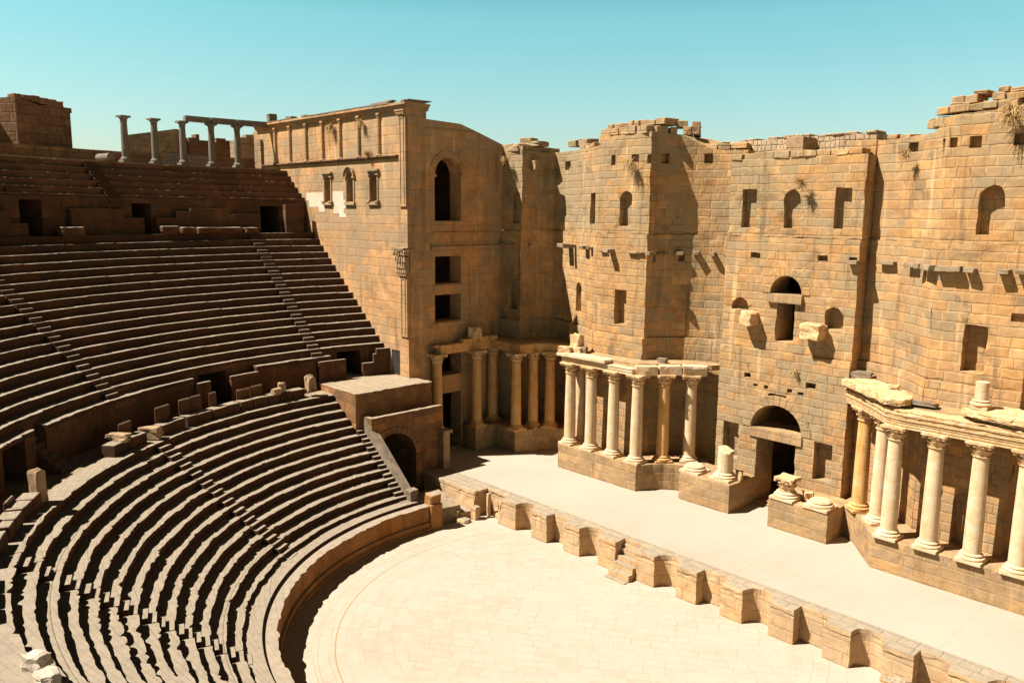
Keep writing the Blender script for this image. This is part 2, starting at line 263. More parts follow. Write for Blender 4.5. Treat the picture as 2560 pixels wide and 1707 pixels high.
def rough(o,amp,L=.35,freq=2.3,seed=0,uvf=None,zmin=None):
    """erode a stone part: refine its long edges and push the surface about with noise"""
    me=o.data; bm=bmesh.new(); bm.from_mesh(me); bmesh.ops.triangulate(bm,faces=bm.faces[:])
    for _ in range(6):
        e=[q for q in bm.edges if q.calc_length()>L]
        if not e or len(bm.verts)>26000: break
        bmesh.ops.subdivide_edges(bm,edges=e,cuts=1); bmesh.ops.triangulate(bm,faces=[f for f in bm.faces if len(f.verts)>3])
    bm.normal_update()
    for v in bm.verts:
        sharp=max([q.calc_face_angle(0) for q in v.link_edges if len(q.link_faces)==2] or [0])
        a=amp*(1.6 if sharp>.6 else .6); n=mnoise.noise_vector(v.co*freq+Vector((seed,seed*2.,0)))+mnoise.noise_vector(v.co*freq*3.1)*.6
        if sharp>.6: n=n-v.normal*abs(n.x)*1.3
        v.co+=n*a
    bm.to_mesh(me); bm.free(); set_uv(me,uvf); return o
def set_uv(me,uvf=None):
    ul=me.uv_layers.new(name='UVMap') if not me.uv_layers else me.uv_layers[0]
    vs=me.vertices
    for p in me.polygons:
        n=p.normal
        if abs(n.z)>.7:
            for li in p.loop_indices: c=vs[me.loops[li].vertex_index].co; ul.data[li].uv=(c.x,c.y) if not uvf else uvf(c,n,True)
        else:
            t=Vector((-n.y,n.x,0)); 
            if t.length>1e-6: t.normalize()
            for li in p.loop_indices:
                c=vs[me.loops[li].vertex_index].co
                r=uvf(c,n,False) if uvf else None
                ul.data[li].uv=r if r else (c.dot(t)+11*round(n.x*2)+3.3*round(n.y*2),c.z)
CX,CY=2.1,-4.48
def ring_uv(c,n,top):
    r=math.hypot(c.x-CX,c.y-CY); a=math.atan2(c.y-CY,c.x-CX)%(2*PI)
    rad=abs((c.x-CX)*n.x+(c.y-CY)*n.y)/max(r,1e-6)
    if top: return (a*r,r)
    if rad>.6: return (a*20,c.z)
    return None
def thing(name,label,cat,loc=(0,0,0),group=None):
    o=D.objects.new(name,None); COL.objects.link(o); o.empty_display_size=.3; o['label']=label; o['category']=cat
    if group: o['group']=group
    o.location=loc; return o
def tag(o,label,cat,group=None):
    o['label']=label; o['category']=cat
    if group: o['group']=group
    return o
def struct(o): o['kind']='structure'; return o
def copy_tree(o,parent=None):
    c=o.copy(); COL.objects.link(c); c.parent=parent
    for ch in list(o.children): copy_tree(ch,c)
    return c
def cut(o,cutters):
    """boolean-subtract a list of MB cutters from mesh object o and bake"""
    me=D.meshes.new('cut'); mb=MB()
    for c in cutters: mb.add(c.v,c.f)
    me.from_pydata(mb.v,[],mb.f); bm=bmesh.new(); bm.from_mesh(me); bmesh.ops.recalc_face_normals(bm,faces=bm.faces[:]); bm.to_mesh(me); bm.free()
    co=D.objects.new('cut',me); COL.objects.link(co)
    md=o.modifiers.new('b','BOOLEAN'); md.object=co; md.operation='DIFFERENCE'; md.solver='EXACT'
    dg=bpy.context.evaluated_depsgraph_get(); dg.update(); ev=o.evaluated_get(dg)
    nm=D.meshes.new_from_object(ev); o.modifiers.clear(); old=o.data; nm.name=old.name; o.data=nm
    D.objects.remove(co); D.meshes.remove(old)
def opening(x0,y0,x1,y1,z0,z1,dep,arch,n=None,front=.6):
    """niche cutter: outline in the wall plane pushed inward"""
    t=Vector((x1-x0,y1-y0,0)); L=t.length; t/=L
    if n is None: n=Vector((-t.y,t.x,0))
    P=Vector((x0,y0,0)); pts=[]
    if arch:
        r=L/2; zs=z1-(r if arch==1 else arch*r)
        ry=z1-zs
        if zs<z0+.02: zs=z0+.02; ry=z1-zs
        pts=[(0,z0),(L,z0)]+[(r+r*math.cos(a*PI/14),zs+ry*math.sin(a*PI/14)) for a in range(0,15)]
    else: pts=[(0,z0),(L,z0),(L,z1),(0,z1)]
    k=len(pts); vs=[]
    for dd in (-front,dep):
        for a,z in pts: q=P+t*a+n*dd; vs.append((q.x,q.y,z))
    mb=MB(); mb.add(vs,[tuple(range(k)),tuple(reversed(range(k,2*k)))]+[(i,k+i,k+(i+1)%k,(i+1)%k) for i in range(k)]); return mb
def pol(r,a): a=R(a); return (CX+r*math.cos(a),CY+r*math.sin(a))
def dirs(a): a=R(a); return (-math.sin(a),math.cos(a)),(math.cos(a),math.sin(a))   # tangent (increasing angle), outward
# ================================================================== SETTING
g=MB(); g.box(-900,900,-900,900,-1.2,-.6); struct(g.build('ground',M_GRND))
o=MB(); o.box(-29,32,-19,1.0,-.5,0); struct(o.build('orchestra_floor',M_ORCH))
s=MB(); s.box(-19.5,25.5,1.2,12.6,-.5,1.5); struct(s.build('stage_floor',M_STAGE))

# ================================================================== STAGE FRONT (pulpitum)
t=thing('stage_front_wall','low ashlar wall along the stage edge with alternating round and square niches','low wall')
def niche_pts(kind,a,b,dep=.61):
    if kind=='R': return [(a,0),(a,dep),(b,dep),(b,0)]
    r=(b-a)/2; c=(a+b)/2
    return [(a,0),(a,.12)]+[(c-r*math.cos(q*PI/12),.12+r*math.sin(q*PI/12)) for q in range(1,12)]+[(b,.12),(b,0)]
NI=[('S',-7.67,-6.44),('R',-5.3,-4.07),('S',-2.97,-1.74),('R',-.62,.62),('S',1.71,2.93),('R',4.04,5.26),('S',6.34,7.58),('R',8.67,9.92),('S',11.0,12.21),('R',13.32,14.45),('S',15.7,16.9),('R',18.1,19.3),('S',20.4,21.6)]
def front_poly(x0,x1,nis,yb=1.2,off=0.):
    pl=[(x0,-off)]
    for k,a,b in nis: 
        q=niche_pts(k,a+off,b-off); pl+= [(x,y-off) for x,y in q]
    return pl+[(x1,-off),(x1,yb),(x0,yb)]
w=MB(); w.prism(front_poly(-8.85,23.5,NI),-.1,1.3); rough(w.build('niched_wall',M_PULP,t),.022,.3)
w=MB(); w.prism([(-8.85,-.03),(-7.67,-.03)]+niche_pts('S',-7.67,-6.44)[1:-1]+[(-6.44,-.03),(-5.3,-.03),(-5.3,.61),(-4.07,.61),(-4.07,-.03),(-2.97,-.03)]+niche_pts('S',-2.97,-1.74)[1:-1]+[(-1.74,-.03),(-.62,-.03),(-.62,.75),(.62,.75),(.62,-.03),(1.71,-.03)]+niche_pts('S',1.71,2.93)[1:-1]+[(2.93,-.03),(4.04,-.03),(4.04,.61),(5.26,.61),(5.26,-.03),(6.34,-.03)]+niche_pts('S',6.34,7.58)[1:-1]+[(7.58,-.03),(8.67,-.03),(8.67,.61),(9.92,.61),(9.92,-.03),(11,-.03)]+niche_pts('S',11,12.21)[1:-1]+[(12.21,-.03),(13.32,-.03),(13.32,.61),(14.45,.61),(14.45,-.03),(15.7,-.03)]+niche_pts('S',15.7,16.9)[1:-1]+[(16.9,-.03),(18.1,-.03),(18.1,.61),(19.3,.61),(19.3,-.03),(23.5,-.03),(23.5,1.2),(-8.85,1.2)],1.3,1.506)
rough(w.build('coping',M_PULP,t),.02,.3,seed=3)
w=MB()
w.box(-15.6,-10.75,-.32,1.2,-.1,1.3); w.box(-10.2,-10.05,.1,.35,-.1,1.42,j=.02); w.box(-10.75,-8.85,.75,1.2,-.1,1.3); w.box(-9.05,-8.85,.0,.75,-.1,1.3)
w.box(-9.95,-9.15,.45,.75,-.1,.35,j=.02)
rough(w.build('damaged_end_wall',M_PULP,t),.04,.25)
w=MB(); w.box(-15.6,-10.72,-.35,1.2,1.3,1.506); w.box(-10.72,-8.85,.7,1.2,1.3,1.5); rough(w.build('damaged_coping',M_PULP,t),.03,.3)
for i in range(5):
    w=MB(); z1=1.12-.27*i; w.box(-.62,.6,.42-.3*i+.0,.75 if i==0 else .42-.3*(i-1)+.001,-.1,z1,j=.008); w.build('step',M_PULP,t)
slab_later=[(13.0,-.35,.55,.9,.5),(12.75,-.1,.9,.5,.35),(14.2,.2,.5,.35,.5)]
# fallen slabs and blocks by the damaged end
def slab(name,lab,cat,mat,c,sx,sy,sz,rz=0,amp=.1,grp=None,tilt=0,sub=2):
    m=MB(); m.rock((0,0,0),sx,sy,sz,0,sub,amp); ob=m.build(name,mat); ob.location=c; ob.rotation_euler=(tilt,0,rz); tag(ob,lab,cat,grp); return ob
slab('stone_slab','long cream slab lying against the damaged end of the low stage wall','stone slab',M_PULP,(-11.9,-.75,0),2.2,.75,.45,-.12,.05)
slab('stone_slab','broken triangular cream slab propped beside the orchestra wall pillar','stone slab',M_PULP,(-11.35,-1.5,0),.9,.5,.62,.5,.12)
slab('stone_slab','small flat cream slab lying on the orchestra floor near the round pillar','stone slab',M_PULP,(-10.75,-1.35,0),1.1,.5,.2,.3,.1)
slab('stone_slab','short cream block standing under the opening of the damaged stage wall','stone slab',M_PULP,(-10.45,-.5,0),.4,.4,.75,.1,.07)

# ================================================================== COLUMN KIT
def base_mb(rb=.36,pl=.5,h=.42):
    m=MB(); m.box(-pl,pl,-pl,pl,0,.13,j=.008)
    pr=[(rb*1.34,.13)]+[(rb*1.32+.055*math.sin(a*PI/6),.13+.06-.06*math.cos(a*PI/6)) for a in range(1,6)]+[(rb*1.22,.26),(rb*1.12,.285)]+[(rb*1.13+.035*math.sin(a*PI/4),.30+.035-.035*math.cos(a*PI/4)) for a in range(0,5)]+[(rb*1.06,.385),(rb,h)]
    m.lathe(pr,28); return m
def shaft_mb(rb,rt_,h,bands=True,jit=0):
    pr=[]; N=9
    for i in range(N+1):
        f=i/N; pr.append((rb+(rt_-rb)*f**1.5,h*f))
    pr[5:5]=[(pr[4][0]-.001,h*.497),(pr[4][0]-.016,h*.5),(pr[4][0]-.003,h*.503)]
    if bands: pr+=[(rt_+.035,h+.005),(rt_+.035,h+.05)]
    m=MB(); m.lathe(pr,28); return m
def leaf(m,ang,r0,z0,hh,w,out,rb=None):
    """acanthus leaf: bent strip with thickness rising from bell and curling out"""
    ca,sa=math.cos(ang),math.sin(ang); N=5; vs=[];
    prof=[(0,0),(.02,.35),(.05,.65),(out*.7,.92),(out,.93),(out*1.02,.80)]
    for i,(o_,f) in enumerate(prof):
        ww=w*(.85,1,1,.85,.6,.3)[i]/2
        for sgn,th in ((-1,0),(0,.03),(1,0)):
            rr=r0+o_+th; tt=sgn*ww
            vs.append((rr*ca-tt*sa,rr*sa+tt*ca,z0+hh*f))
    fs=[]
    for i in range(len(prof)-1):
        for k in (0,1): a=i*3+k; fs.append((a,a+1,a+4,a+3))
    n=len(vs); vs2=[(x-.05*ca,y-.05*sa,z) for x,y,z in vs]; fs2=[tuple(q+n for q in reversed(f)) for f in fs]
    edge=[]
    L=len(prof)
    for i in range(L-1): edge.append((i*3,(i+1)*3,(i+1)*3+n,i*3+n)); edge.append((i*3+2,i*3+2+n,(i+1)*3+2+n,(i+1)*3+2))
    edge.append((0,n,n+1,1)); edge.append((1,n+1,n+2,2)); a=(L-1)*3; edge.append((a,a+1,a+1+n,a+n)); edge.append((a+1,a+2,a+2+n,a+1+n))
    m.add(vs+vs2,fs+fs2+edge)
def capital_mb(r,h=.66,ab=.52):
    m=MB(); m.lathe([(r+.01,0),(r+.06,.02),(r+.06,.05),(r,.07),(r,.3),(r+.05,.48),(r+.12,h-.12),(r+.12,h-.1)],24)
    for i in range(8): leaf(m,2*PI*i/8,r-.005,.06,.27,.24,.14)
    for i in range(8): leaf(m,2*PI*(i+.5)/8,r+.0,.16,.36,.24,.17)
    for i in range(4):
        a=PI/4+i*PI/2; leaf(m,a,r+.03,.32,.27,.2,.28)
        c=((r+.27)*math.cos(a),(r+.27)*math.sin(a)); m.lathe([(.03,-.06),(.075,-.045),(.085,0),(.075,.045),(.03,.06)],8,c,h-.17)
        leaf(m,i*PI/2,r+.04,.36,.2,.15,.16)
    # abacus with concave sides
    pl=[]
    for i in range(4):
        a0=PI/4+i*PI/2; cx_,cy_=ab*1.35*math.cos(a0),ab*1.35*math.sin(a0); tx,ty=-math.sin(a0)*.06,math.cos(a0)*.06
        pl+=[(cx_-tx,cy_-ty),(cx_+tx,cy_+ty)]
        am=a0+PI/4; pl.append((ab*.84*math.cos(am),ab*.84*math.sin(am)))
        
    m.prism(pl,h-.1,h); m.prism([(x*.95,y*.95) for x,y in pl],h-.135,h-.1); return m
def make_column(name,label,loc,mat,capm,rb=.355,rt_=.30,hs=4.1,base=True,cap=True,group=None,rz=0,ab=.52):
    t=thing(name,label,'column',loc,group); t.rotation_euler=(0,0,rz)
    base_mb(rb,rb*1.42).build('base',mat,t,smooth=True)
    m=shaft_mb(rb,rt_,hs); b=m.build('shaft',mat,t,smooth=True); b.location=(0,0,.42)
    c=capital_mb(rt_,.66,ab).build('capital',capm,t,smooth=True); c.location=(0,0,.42+hs)
    return t
proto=make_column('marble_column','x',(0,0,0),M_MARB,M_CARV,group='columns of the stage colonnades')
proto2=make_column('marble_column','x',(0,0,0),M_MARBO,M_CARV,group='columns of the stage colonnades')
used=set()
def put_col(pr,x,y,z,label,rz=0,sc=1.0):
    if pr.name in used: c=copy_tree(pr)
    else: used.add(pr.name); c=pr
    c.location=(x,y,z); c.rotation_euler=(0,0,rz); c['label']=label; c.scale=(1,1,sc)
    return c
ZP=3.04
for (x,y,rz,lab,pr) in [
 (-10.23,7.12,0,'cream marble column at the left end of the middle colonnade front',proto),
 (-10.3,8.1,0,'cream marble column standing behind the left end column of the middle colonnade',proto),
 (-8.52,7.12,0,'cream marble column second from the left along the middle colonnade front',proto),
 (-6.78,7.12,0,'cream marble column third from the left along the middle colonnade front',proto),
 (-5.04,7.12,0,'cream marble column at the corner where the middle podium starts to curve back',proto),
 (-4.12,8.42,.9,'golden marble column halfway round the curved end of the middle colonnade',proto2),
 (-3.05,9.55,.6,'cream marble column at the right end of the middle colonnade beside the broken bases',proto)]:
    put_col(pr,x,y,ZP,lab,rz)
for (x,y,rz,lab) in [
 (7.18,9.08,-.75,'golden marble column nearest the great arched door in the right colonnade'),
 (8.47,8.08,-.75,'slim marble column half hidden behind the corner column of the right colonnade'),
 (9.54,6.72,0,'marble column on the front corner of the right podium'),
 (11.24,6.72,0,'marble column right of the corner column on the right podium, with a scar on its shaft'),
 (12.97,6.72,0,'marble column before the small arched niche of the right colonnade'),
 (14.66,6.74,0,'marble column cut off by the right edge of the photo on the right podium')]:
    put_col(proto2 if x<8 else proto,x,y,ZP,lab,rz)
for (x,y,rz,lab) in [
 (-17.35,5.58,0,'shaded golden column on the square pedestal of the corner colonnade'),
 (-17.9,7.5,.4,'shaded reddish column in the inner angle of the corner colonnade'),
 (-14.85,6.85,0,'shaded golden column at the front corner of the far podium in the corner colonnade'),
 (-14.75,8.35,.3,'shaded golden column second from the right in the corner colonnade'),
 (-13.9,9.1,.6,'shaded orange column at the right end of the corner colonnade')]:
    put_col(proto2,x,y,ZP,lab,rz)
put_col(proto2,-17.9,2.65,ZP,'tall golden column standing alone at the left end of the corner colonnade behind the side passage',0,1.0)
put_col(proto,16.4,6.74,ZP,'marble column on the right podium beyond the edge column')

# ================================================================== PODIUMS AND PEDESTALS
def cornice_prism(m,pl,z0,z1): m.prism(pl,z0,z1)
pB=[(-10.72,6.58),(-4.58,6.58),(-4.4,7.05),(-4.1,7.55),(-3.7,8.02),(-3.2,8.42),(-2.75,8.62),(-2.22,8.72),(-2.22,10.2),(-2.6,11.0),(-5.0,10.0),(-5.9,8.6),(-10.72,8.6)]
t=thing('colonnade_podium','grey ochre ashlar podium under the middle colonnade with a curved right end','podium')
m=MB(); m.prism(pB,1.4,ZP); rough(m.build('podium_wall',M_PLIN,t),.018,.4)
pC=[(7.2,8.62),(8.97,6.40),(22.0,6.40),(22.0,8.6),(10.0,8.6),(8.9,9.7),(7.0,10.9),(6.1,10.9),(6.1,9.3),(6.45,9.2)]
t=thing('colonnade_podium','grey ochre ashlar podium under the right colonnade with a slanting left end','podium')
m=MB(); m.prism(pC,1.4,ZP); rough(m.build('podium_wall',M_PLIN,t),.018,.4)
t=thing('colonnade_podium','dark shaded podium with square pedestals under the corner colonnade','podium')
m=MB(); m.prism([(-18.34,5.15),(-16.95,5.15),(-16.95,6.95),(-15.6,6.95),(-14.73,6.68),(-14.3,7.5),(-14.1,8.3),(-13.7,8.9),(-13.0,9.3),(-12.4,10.0),(-14.6,11.2),(-16.6,10.2),(-18.34,8.6)],1.4,ZP); rough(m.build('podium_wall',M_PLIN,t),.018,.4)
m=MB(); m.box(-18.6,-17.35,2.05,3.25,1.4,ZP); m.build('pedestal',M_PLIN,t)
for lab,(x0,x1,y0,y1) in (('square block pedestal left of the great door carrying two broken column bases',(-2.18,.98,7.42,10.1)),('square block pedestal right of the great door carrying a capital and a column base',(3.28,6.42,7.42,10.1))):
    t=thing('pedestal',lab,'pedestal',group='pedestals beside the great door'); m=MB(); m.box(x0,x1,y0,y1,1.4,ZP,j=.01); rough(m.build('pedestal_block',M_PLIN,t),.022,.3)
# broken bases, drums
def stump(x,y,lab,rb,hs,capital=False,rz=0,sl=0):
    t=thing('column_stump',lab,'column stump',(x,y,ZP)); t.rotation_euler=(0,0,rz)
    base_mb(rb,rb*1.45,.42).build('base',M_MARB,t,smooth=True)
    if hs:
        m=shaft_mb(rb*.98,rb*.95,hs,False); b=m.build('shaft',M_MARB,t,smooth=True); b.location=(0,0,.42)
        me=b.data
        for v in me.vertices:
            if v.co.z>hs*.95: v.co.z-=sl*max(0,v.co.x+rb*.5)
    if capital: c=capital_mb(rb*.8,.72,rb*1.15).build('capital',M_CARV,t,smooth=True); c.location=(0,0,.42)
    return t
stump(-1.72,8.22,'low cream column base without a shaft beside the curved middle podium',.43,0)
stump(.12,8.35,'cream column stump with slanting broken top left of the great door',.43,1.35,sl=.45)
stump(3.95,8.0,'cream column base topped by a worn leafy capital right of the great door',.43,0,True)
stump(5.75,8.0,'low cream column base with flat hollow top right of the capital',.43,0)
slab('stone_fragment','small reddish broken stone on the pedestal behind the cream stump','stone',M_CARV,(.75,8.75,ZP),.35,.35,.5,.3,.25)
slab('stone_fragment','reddish broken stone on the pedestal behind the leafy capital','stone',M_CARV,(4.85,8.5,ZP),.45,.4,.45,.8,.25)
slab('stone_fragment','grey chip of stone on the pedestal beside the right podium','stone',M_GBLK,(6.15,8.4,ZP),.4,.2,.15,.5,.2)

# ================================================================== ENTABLATURES
def band(m,outer,inner,z0,z1): m.prism(outer+inner[::-1],z0,z1)
def offs(pl,d):
    out=[]
    for i,(x,y) in enumerate(pl):
        a=pl[max(i-1,0)]; b=pl[min(i+1,len(pl)-1)]; tx,ty=b[0]-a[0],b[1]-a[1]; L=math.hypot(tx,ty); out.append((x+ty/L*d,y-tx/L*d))
    return out
def entab(m,line,steps,back):
    """line runs left to right along column axes, front is on its right-hand (-Y) side"""
    for (d,z0,z1) in steps: band(m,offs(line,d),offs(line,-back),z0,z1)
ZE=8.17
lB=[(-10.75,7.12),(-8.5,7.12),(-6.8,7.12),(-5.25,7.12)]
t=thing('entablature','cream moulded marble entablature on the straight part of the middle colonnade','entablature')
m=MB(); entab(m,lB,[(.30,ZE+.005,ZE+.16),(.33,ZE+.16,ZE+.32),(.36,ZE+.32,ZE+.37)],.3); m.build('architrave',M_MARB,t)
m=MB(); lc=[(-11.0,7.12),(-8.8,7.12),(-7.15,7.12)]; entab(m,lc,[(.38,ZE+.37,ZE+.44),(.52,ZE+.44,ZE+.62)],.5); rough(m.build('cornice',M_MARB,t),.02,.3)
t=thing('entablature','plain stone blocks forming the curved right part of the middle entablature','entablature')
lb2=[(-5.24,7.12),(-4.95,7.5),(-4.12,8.42)]
m=MB(); entab(m,[(-5.22,7.1),(-4.85,7.45),(-4.42,8.02)],[(.28,ZE+.005,ZE+.55)],.28); rough(m.build('entablature_block',M_MARB,t),.02,.3)
m=MB(); entab(m,[(-4.36,8.1),(-4.0,8.55),(-3.52,9.08)],[(.29,ZE+.01,ZE+.56)],.28); rough(m.build('entablature_block',M_MARB,t),.02,.3)
m=MB(); entab(m,[(-3.45,9.15),(-3.0,9.55),(-2.35,10.0)],[(.30,ZE+.005,ZE+.2),(.36,ZE+.2,ZE+.4),(.42,ZE+.4,ZE+.6)],.28); rough(m.build('entablature_block',M_MARB,t),.02,.3)
t=thing('gallery_floor','pale stone ledge between the middle entablature and the tall wall','ledge')
m=MB(); m.prism([(-10.9,7.35),(-5.3,7.35),(-4.6,8.2),(-3.2,9.7),(-2.2,10.2),(-1.7,11.3),(-3.6,10.9),(-5.3,9.6),(-5.75,8.7),(-10.9,8.7)],ZE+.3,ZE+.6); m.build('ledge_slab',M_PLIN,t)
# right entablature : ornate
lC=[(6.35,9.55),(7.18,9.05),(8.3,8.1),(9.0,7.0),(9.5,6.72),(11.24,6.72),(13,6.72),(14.7,6.72),(18,6.72),(21,6.72)]
lC=[(6.2,9.75),(7.18,8.95),(8.3,7.9),(9.3,6.85),(9.8,6.74),(11.24,6.74),(13,6.74),(14.7,6.74),(18,6.74),(21,6.74)]
t=thing('entablature','richly moulded cream entablature bending round the corner of the right colonnade','entablature')
m=MB(); entab(m,lC,[(.30,ZE+.005,ZE+.13),(.325,ZE+.13,ZE+.26),(.35,ZE+.26,ZE+.38),(.40,ZE+.38,ZE+.44)],.35); m.build('architrave',M_CARV,t)
m=MB(); entab(m,lC,[(.37,ZE+.44,ZE+.56),(.42,ZE+.56,ZE+.70),(.36,ZE+.70,ZE+.80)],.45); rough(m.build('frieze',M_CARV,t,bev=.02),.03,.3)
# cornice slabs (broken)
def slabpoly(name,pl,z0,z1,parent,mat,bev=.04): m=MB(); m.prism(pl,z0,z1); return rough(m.build(name,mat,parent,bev=bev),.07,.28)
slabpoly('cornice_slab',[(5.75,9.3),(7.2,8.0),(8.35,7.05),(8.8,6.55),(9.25,6.3),(9.85,6.65),(9.9,7.5),(9.4,8.2),(8.2,9.5),(6.6,10.6)],ZE+.92,ZE+1.22,t,M_CARV)
slabpoly('cornice_slab',[(5.95,9.35),(7.2,8.25),(8.3,7.3),(9.0,6.7),(9.5,6.75),(9.6,7.6),(8.2,9.3),(6.6,10.4)],ZE+.78,ZE+.92,t,M_CARV)
slabpoly('cornice_slab',[(11.95,6.95),(12.6,6.3),(14.2,6.2),(17.,6.15),(21,6.15),(21,8.3),(12.4,8.3)],ZE+.98,ZE+1.26,t,M_CARV)
slabpoly('cornice_slab',[(12.5,6.75),(14.2,6.45),(21,6.4),(21,8.2),(12.7,8.2)],ZE+.8,ZE+.98,t,M_CARV)
t=thing('gallery_floor','pale stone ledge behind the right entablature','ledge')
m=MB(); m.prism([(6.1,10.3),(7.2,9.2),(9.2,7.2),(22,7.0),(22,8.7),(10,8.7),(8.8,9.8),(7.2,10.9),(6.1,11.2)],ZE+.4,ZE+.84); m.build('ledge_slab',M_PLIN,t)
# corner colonnade entablature (L shaped) ; drawn left-to-right with front on right hand side
t=thing('entablature','shaded golden stone beam turning the corner above the corner colonnade','entablature')
lA=[(-17.95,2.75),(-17.95,5.0),(-17.95,7.3)]
m=MB(); band(m,[(-17.65,2.75),(-17.62,7.1)],[(-18.2,2.75),(-18.2,7.7)],ZE+.005,ZE+.6); m.build('beam',M_MARBO,t,bev=.015)
m=MB(); band(m,[(-17.61,7.12),(-15.15,6.95),(-14.6,6.98),(-14.45,8.2),(-13.9,8.85),(-13.0,9.3),(-12.3,9.75)],[(-17.9,7.7),(-15.3,7.5),(-15.1,7.6),(-15.0,8.4),(-14.3,9.4),(-13.3,9.85),(-12.6,10.2)],ZE+.005,ZE+.58); m.build('curved_beam',M_MARBO,t,bev=.015)
t=thing('gallery_floor','dark ledge above the corner colonnade below the blocked windows','ledge')
m=MB(); m.prism([(-18.34,2.3),(-17.75,2.3),(-17.75,7.2),(-15.2,7.15),(-14.8,8.4),(-14.1,9.2),(-12.6,9.9),(-12.9,10.4),(-14.7,11.1),(-16.5,10.2),(-18.34,8.7)],ZE+.45,ZE+.64); m.build('ledge_slab',M_PLIN,t)
# loose things on ledges
slab('stone_block','rounded orange capital fragment on the ledge over the corner colonnade','stone',M_CARV,(-17.6,5.6,ZE+.85),.75,.6,.72,.4,.2)
slab('stone_block','long golden block lying on the shaded ledge left part','stone',M_MARBO,(-17.75,5.2,ZE+.6),.5,1.3,.26,.02,.06)
slab('stone_block','short golden block on the shaded ledge beside the orange fragment','stone',M_MARBO,(-17.7,6.35,ZE+.6),.5,.75,.3,.0,.06)
slab('stone_block','small golden block last on the shaded ledge near its inner corner','stone',M_MARBO,(-17.5,7.1,ZE+.6),.55,.55,.3,.1,.06)
slab('stone_block','weathered cream capital fragment on the left end of the middle entablature','stone',M_CARV,(-10.35,7.75,ZE+.95),.75,.55,.75,.1,.2)
slab('stone_block','cream block lying on the very tip of the middle entablature','stone',M_CARV,(-10.75,7.1,ZE+.62),.8,.5,.36,.5,.12)
slab('stone_block','brownish block under the weathered capital fragment','stone',M_CARV,(-10.15,7.6,ZE+.6),.7,.5,.38,.1,.1)
slab('stone_block','grey cracked block beside the weathered capital fragment','stone',M_GBLK,(-9.75,7.75,ZE+.6),.4,.4,.4,.4,.15)
slab('stone_block','small grey stone on the curved ledge of the middle colonnade','stone',M_GBLK,(-4.6,8.8,ZE+.6),.55,.35,.28,.2,.15)
slab('stone_block','dark grey slab tilted on the right entablature behind the broken cornice','stone slab',M_GBLK,(10.25,7.6,ZE+.86),1.1,.75,.22,.1,.06,tilt=-.25)
slab('stone_block','small cream stone on the broken cornice of the right entablature','stone',M_CARV,(8.55,8.6,ZE+1.24),.45,.25,.2,.2,.15)
slab('stone_block','dark stone wedged between the door wall and the right cornice','stone',M_GBLK,(6.35,10.3,ZE+1.0),.9,.6,.5,.2,.1)
t=thing('column_stump','small cream column drum on a round base on top of the right entablature','column stump',(12.6,7.25,ZE+1.27)); 
base_mb(.27,.34,.34).build('base',M_MARB,t,smooth=True); b=shaft_mb(.26,.25,.78,False).build('shaft',M_MARB,t,smooth=True); b.location=(0,0,.34)
# ================================================================== STAGE BACK WALL (scaenae frons)
BAY={
'P1':[(-18.5,8.5),(-16.4,8.55)],
'A':[(-16.4,8.55),(-16.3,9.4),(-16.1,10.3),(-15.6,10.9),(-14.7,10.85),(-13.3,10.3),(-11.7,9.55),(-10.6,8.95),(-9.75,8.5)],
'B':[(-9.75,8.5),(-5.87,8.5)],
'E':[(-5.87,8.5),(-5.7,9.1),(-5.38,9.8),(-4.9,10.3),(-4.2,10.75),(-3.4,11.2),(-2.6,11.5),(-1.62,11.7)],
'D':[(-1.62,10.07),(5.82,10.07)],
'F':[(5.82,11.0),(6.2,10.9),(6.8,10.77),(7.72,10.38),(8.8,9.55),(9.9,8.5)],
'C':[(9.9,8.5),(13.7,8.5)],
'G':[(13.7,8.5),(13.9,9.4),(14.4,10.2),(15.6,10.9),(17.0,10.9),(18.6,10.2),(20.3,8.5)],
'H':[(20.3,8.5),(22.6,8.5)]}
BACK={'P1':(12.3,12.3),'A':(13.6,13.6),'B':(13.0,13.0),'E':(14.2,14.2),'D':(20,20),'F':(14.2,14.2),'C':(13,13),'G':(14,14),'H':(13,13)}
PATH=[];_s=0
for k in ('P1','A','B','E','D','F','C','G','H'):
    for i in range(len(BAY[k])-1):
        a,b=BAY[k][i],BAY[k][i+1]; L=math.dist(a,b); PATH.append((a,b,_s,L)); _s+=L
def wall_uv(c,n,top):
    if top: return (c.x,c.y*1.0)
    best=None
    for a,b,s0,L in PATH:
        tx,ty=(b[0]-a[0])/L,(b[1]-a[1])/L; u=(c.x-a[0])*tx+(c.y-a[1])*ty; uc=min(max(u,0),L)
        d=math.hypot(a[0]+tx*uc-c.x,a[1]+ty*uc-c.y)
        nd=abs(n.x*ty-n.y*tx)
        if nd<.8: continue
        if d<.8 and (best is None or d<best[0]): best=(d,s0+uc)
    return (best[1],c.z) if best else None
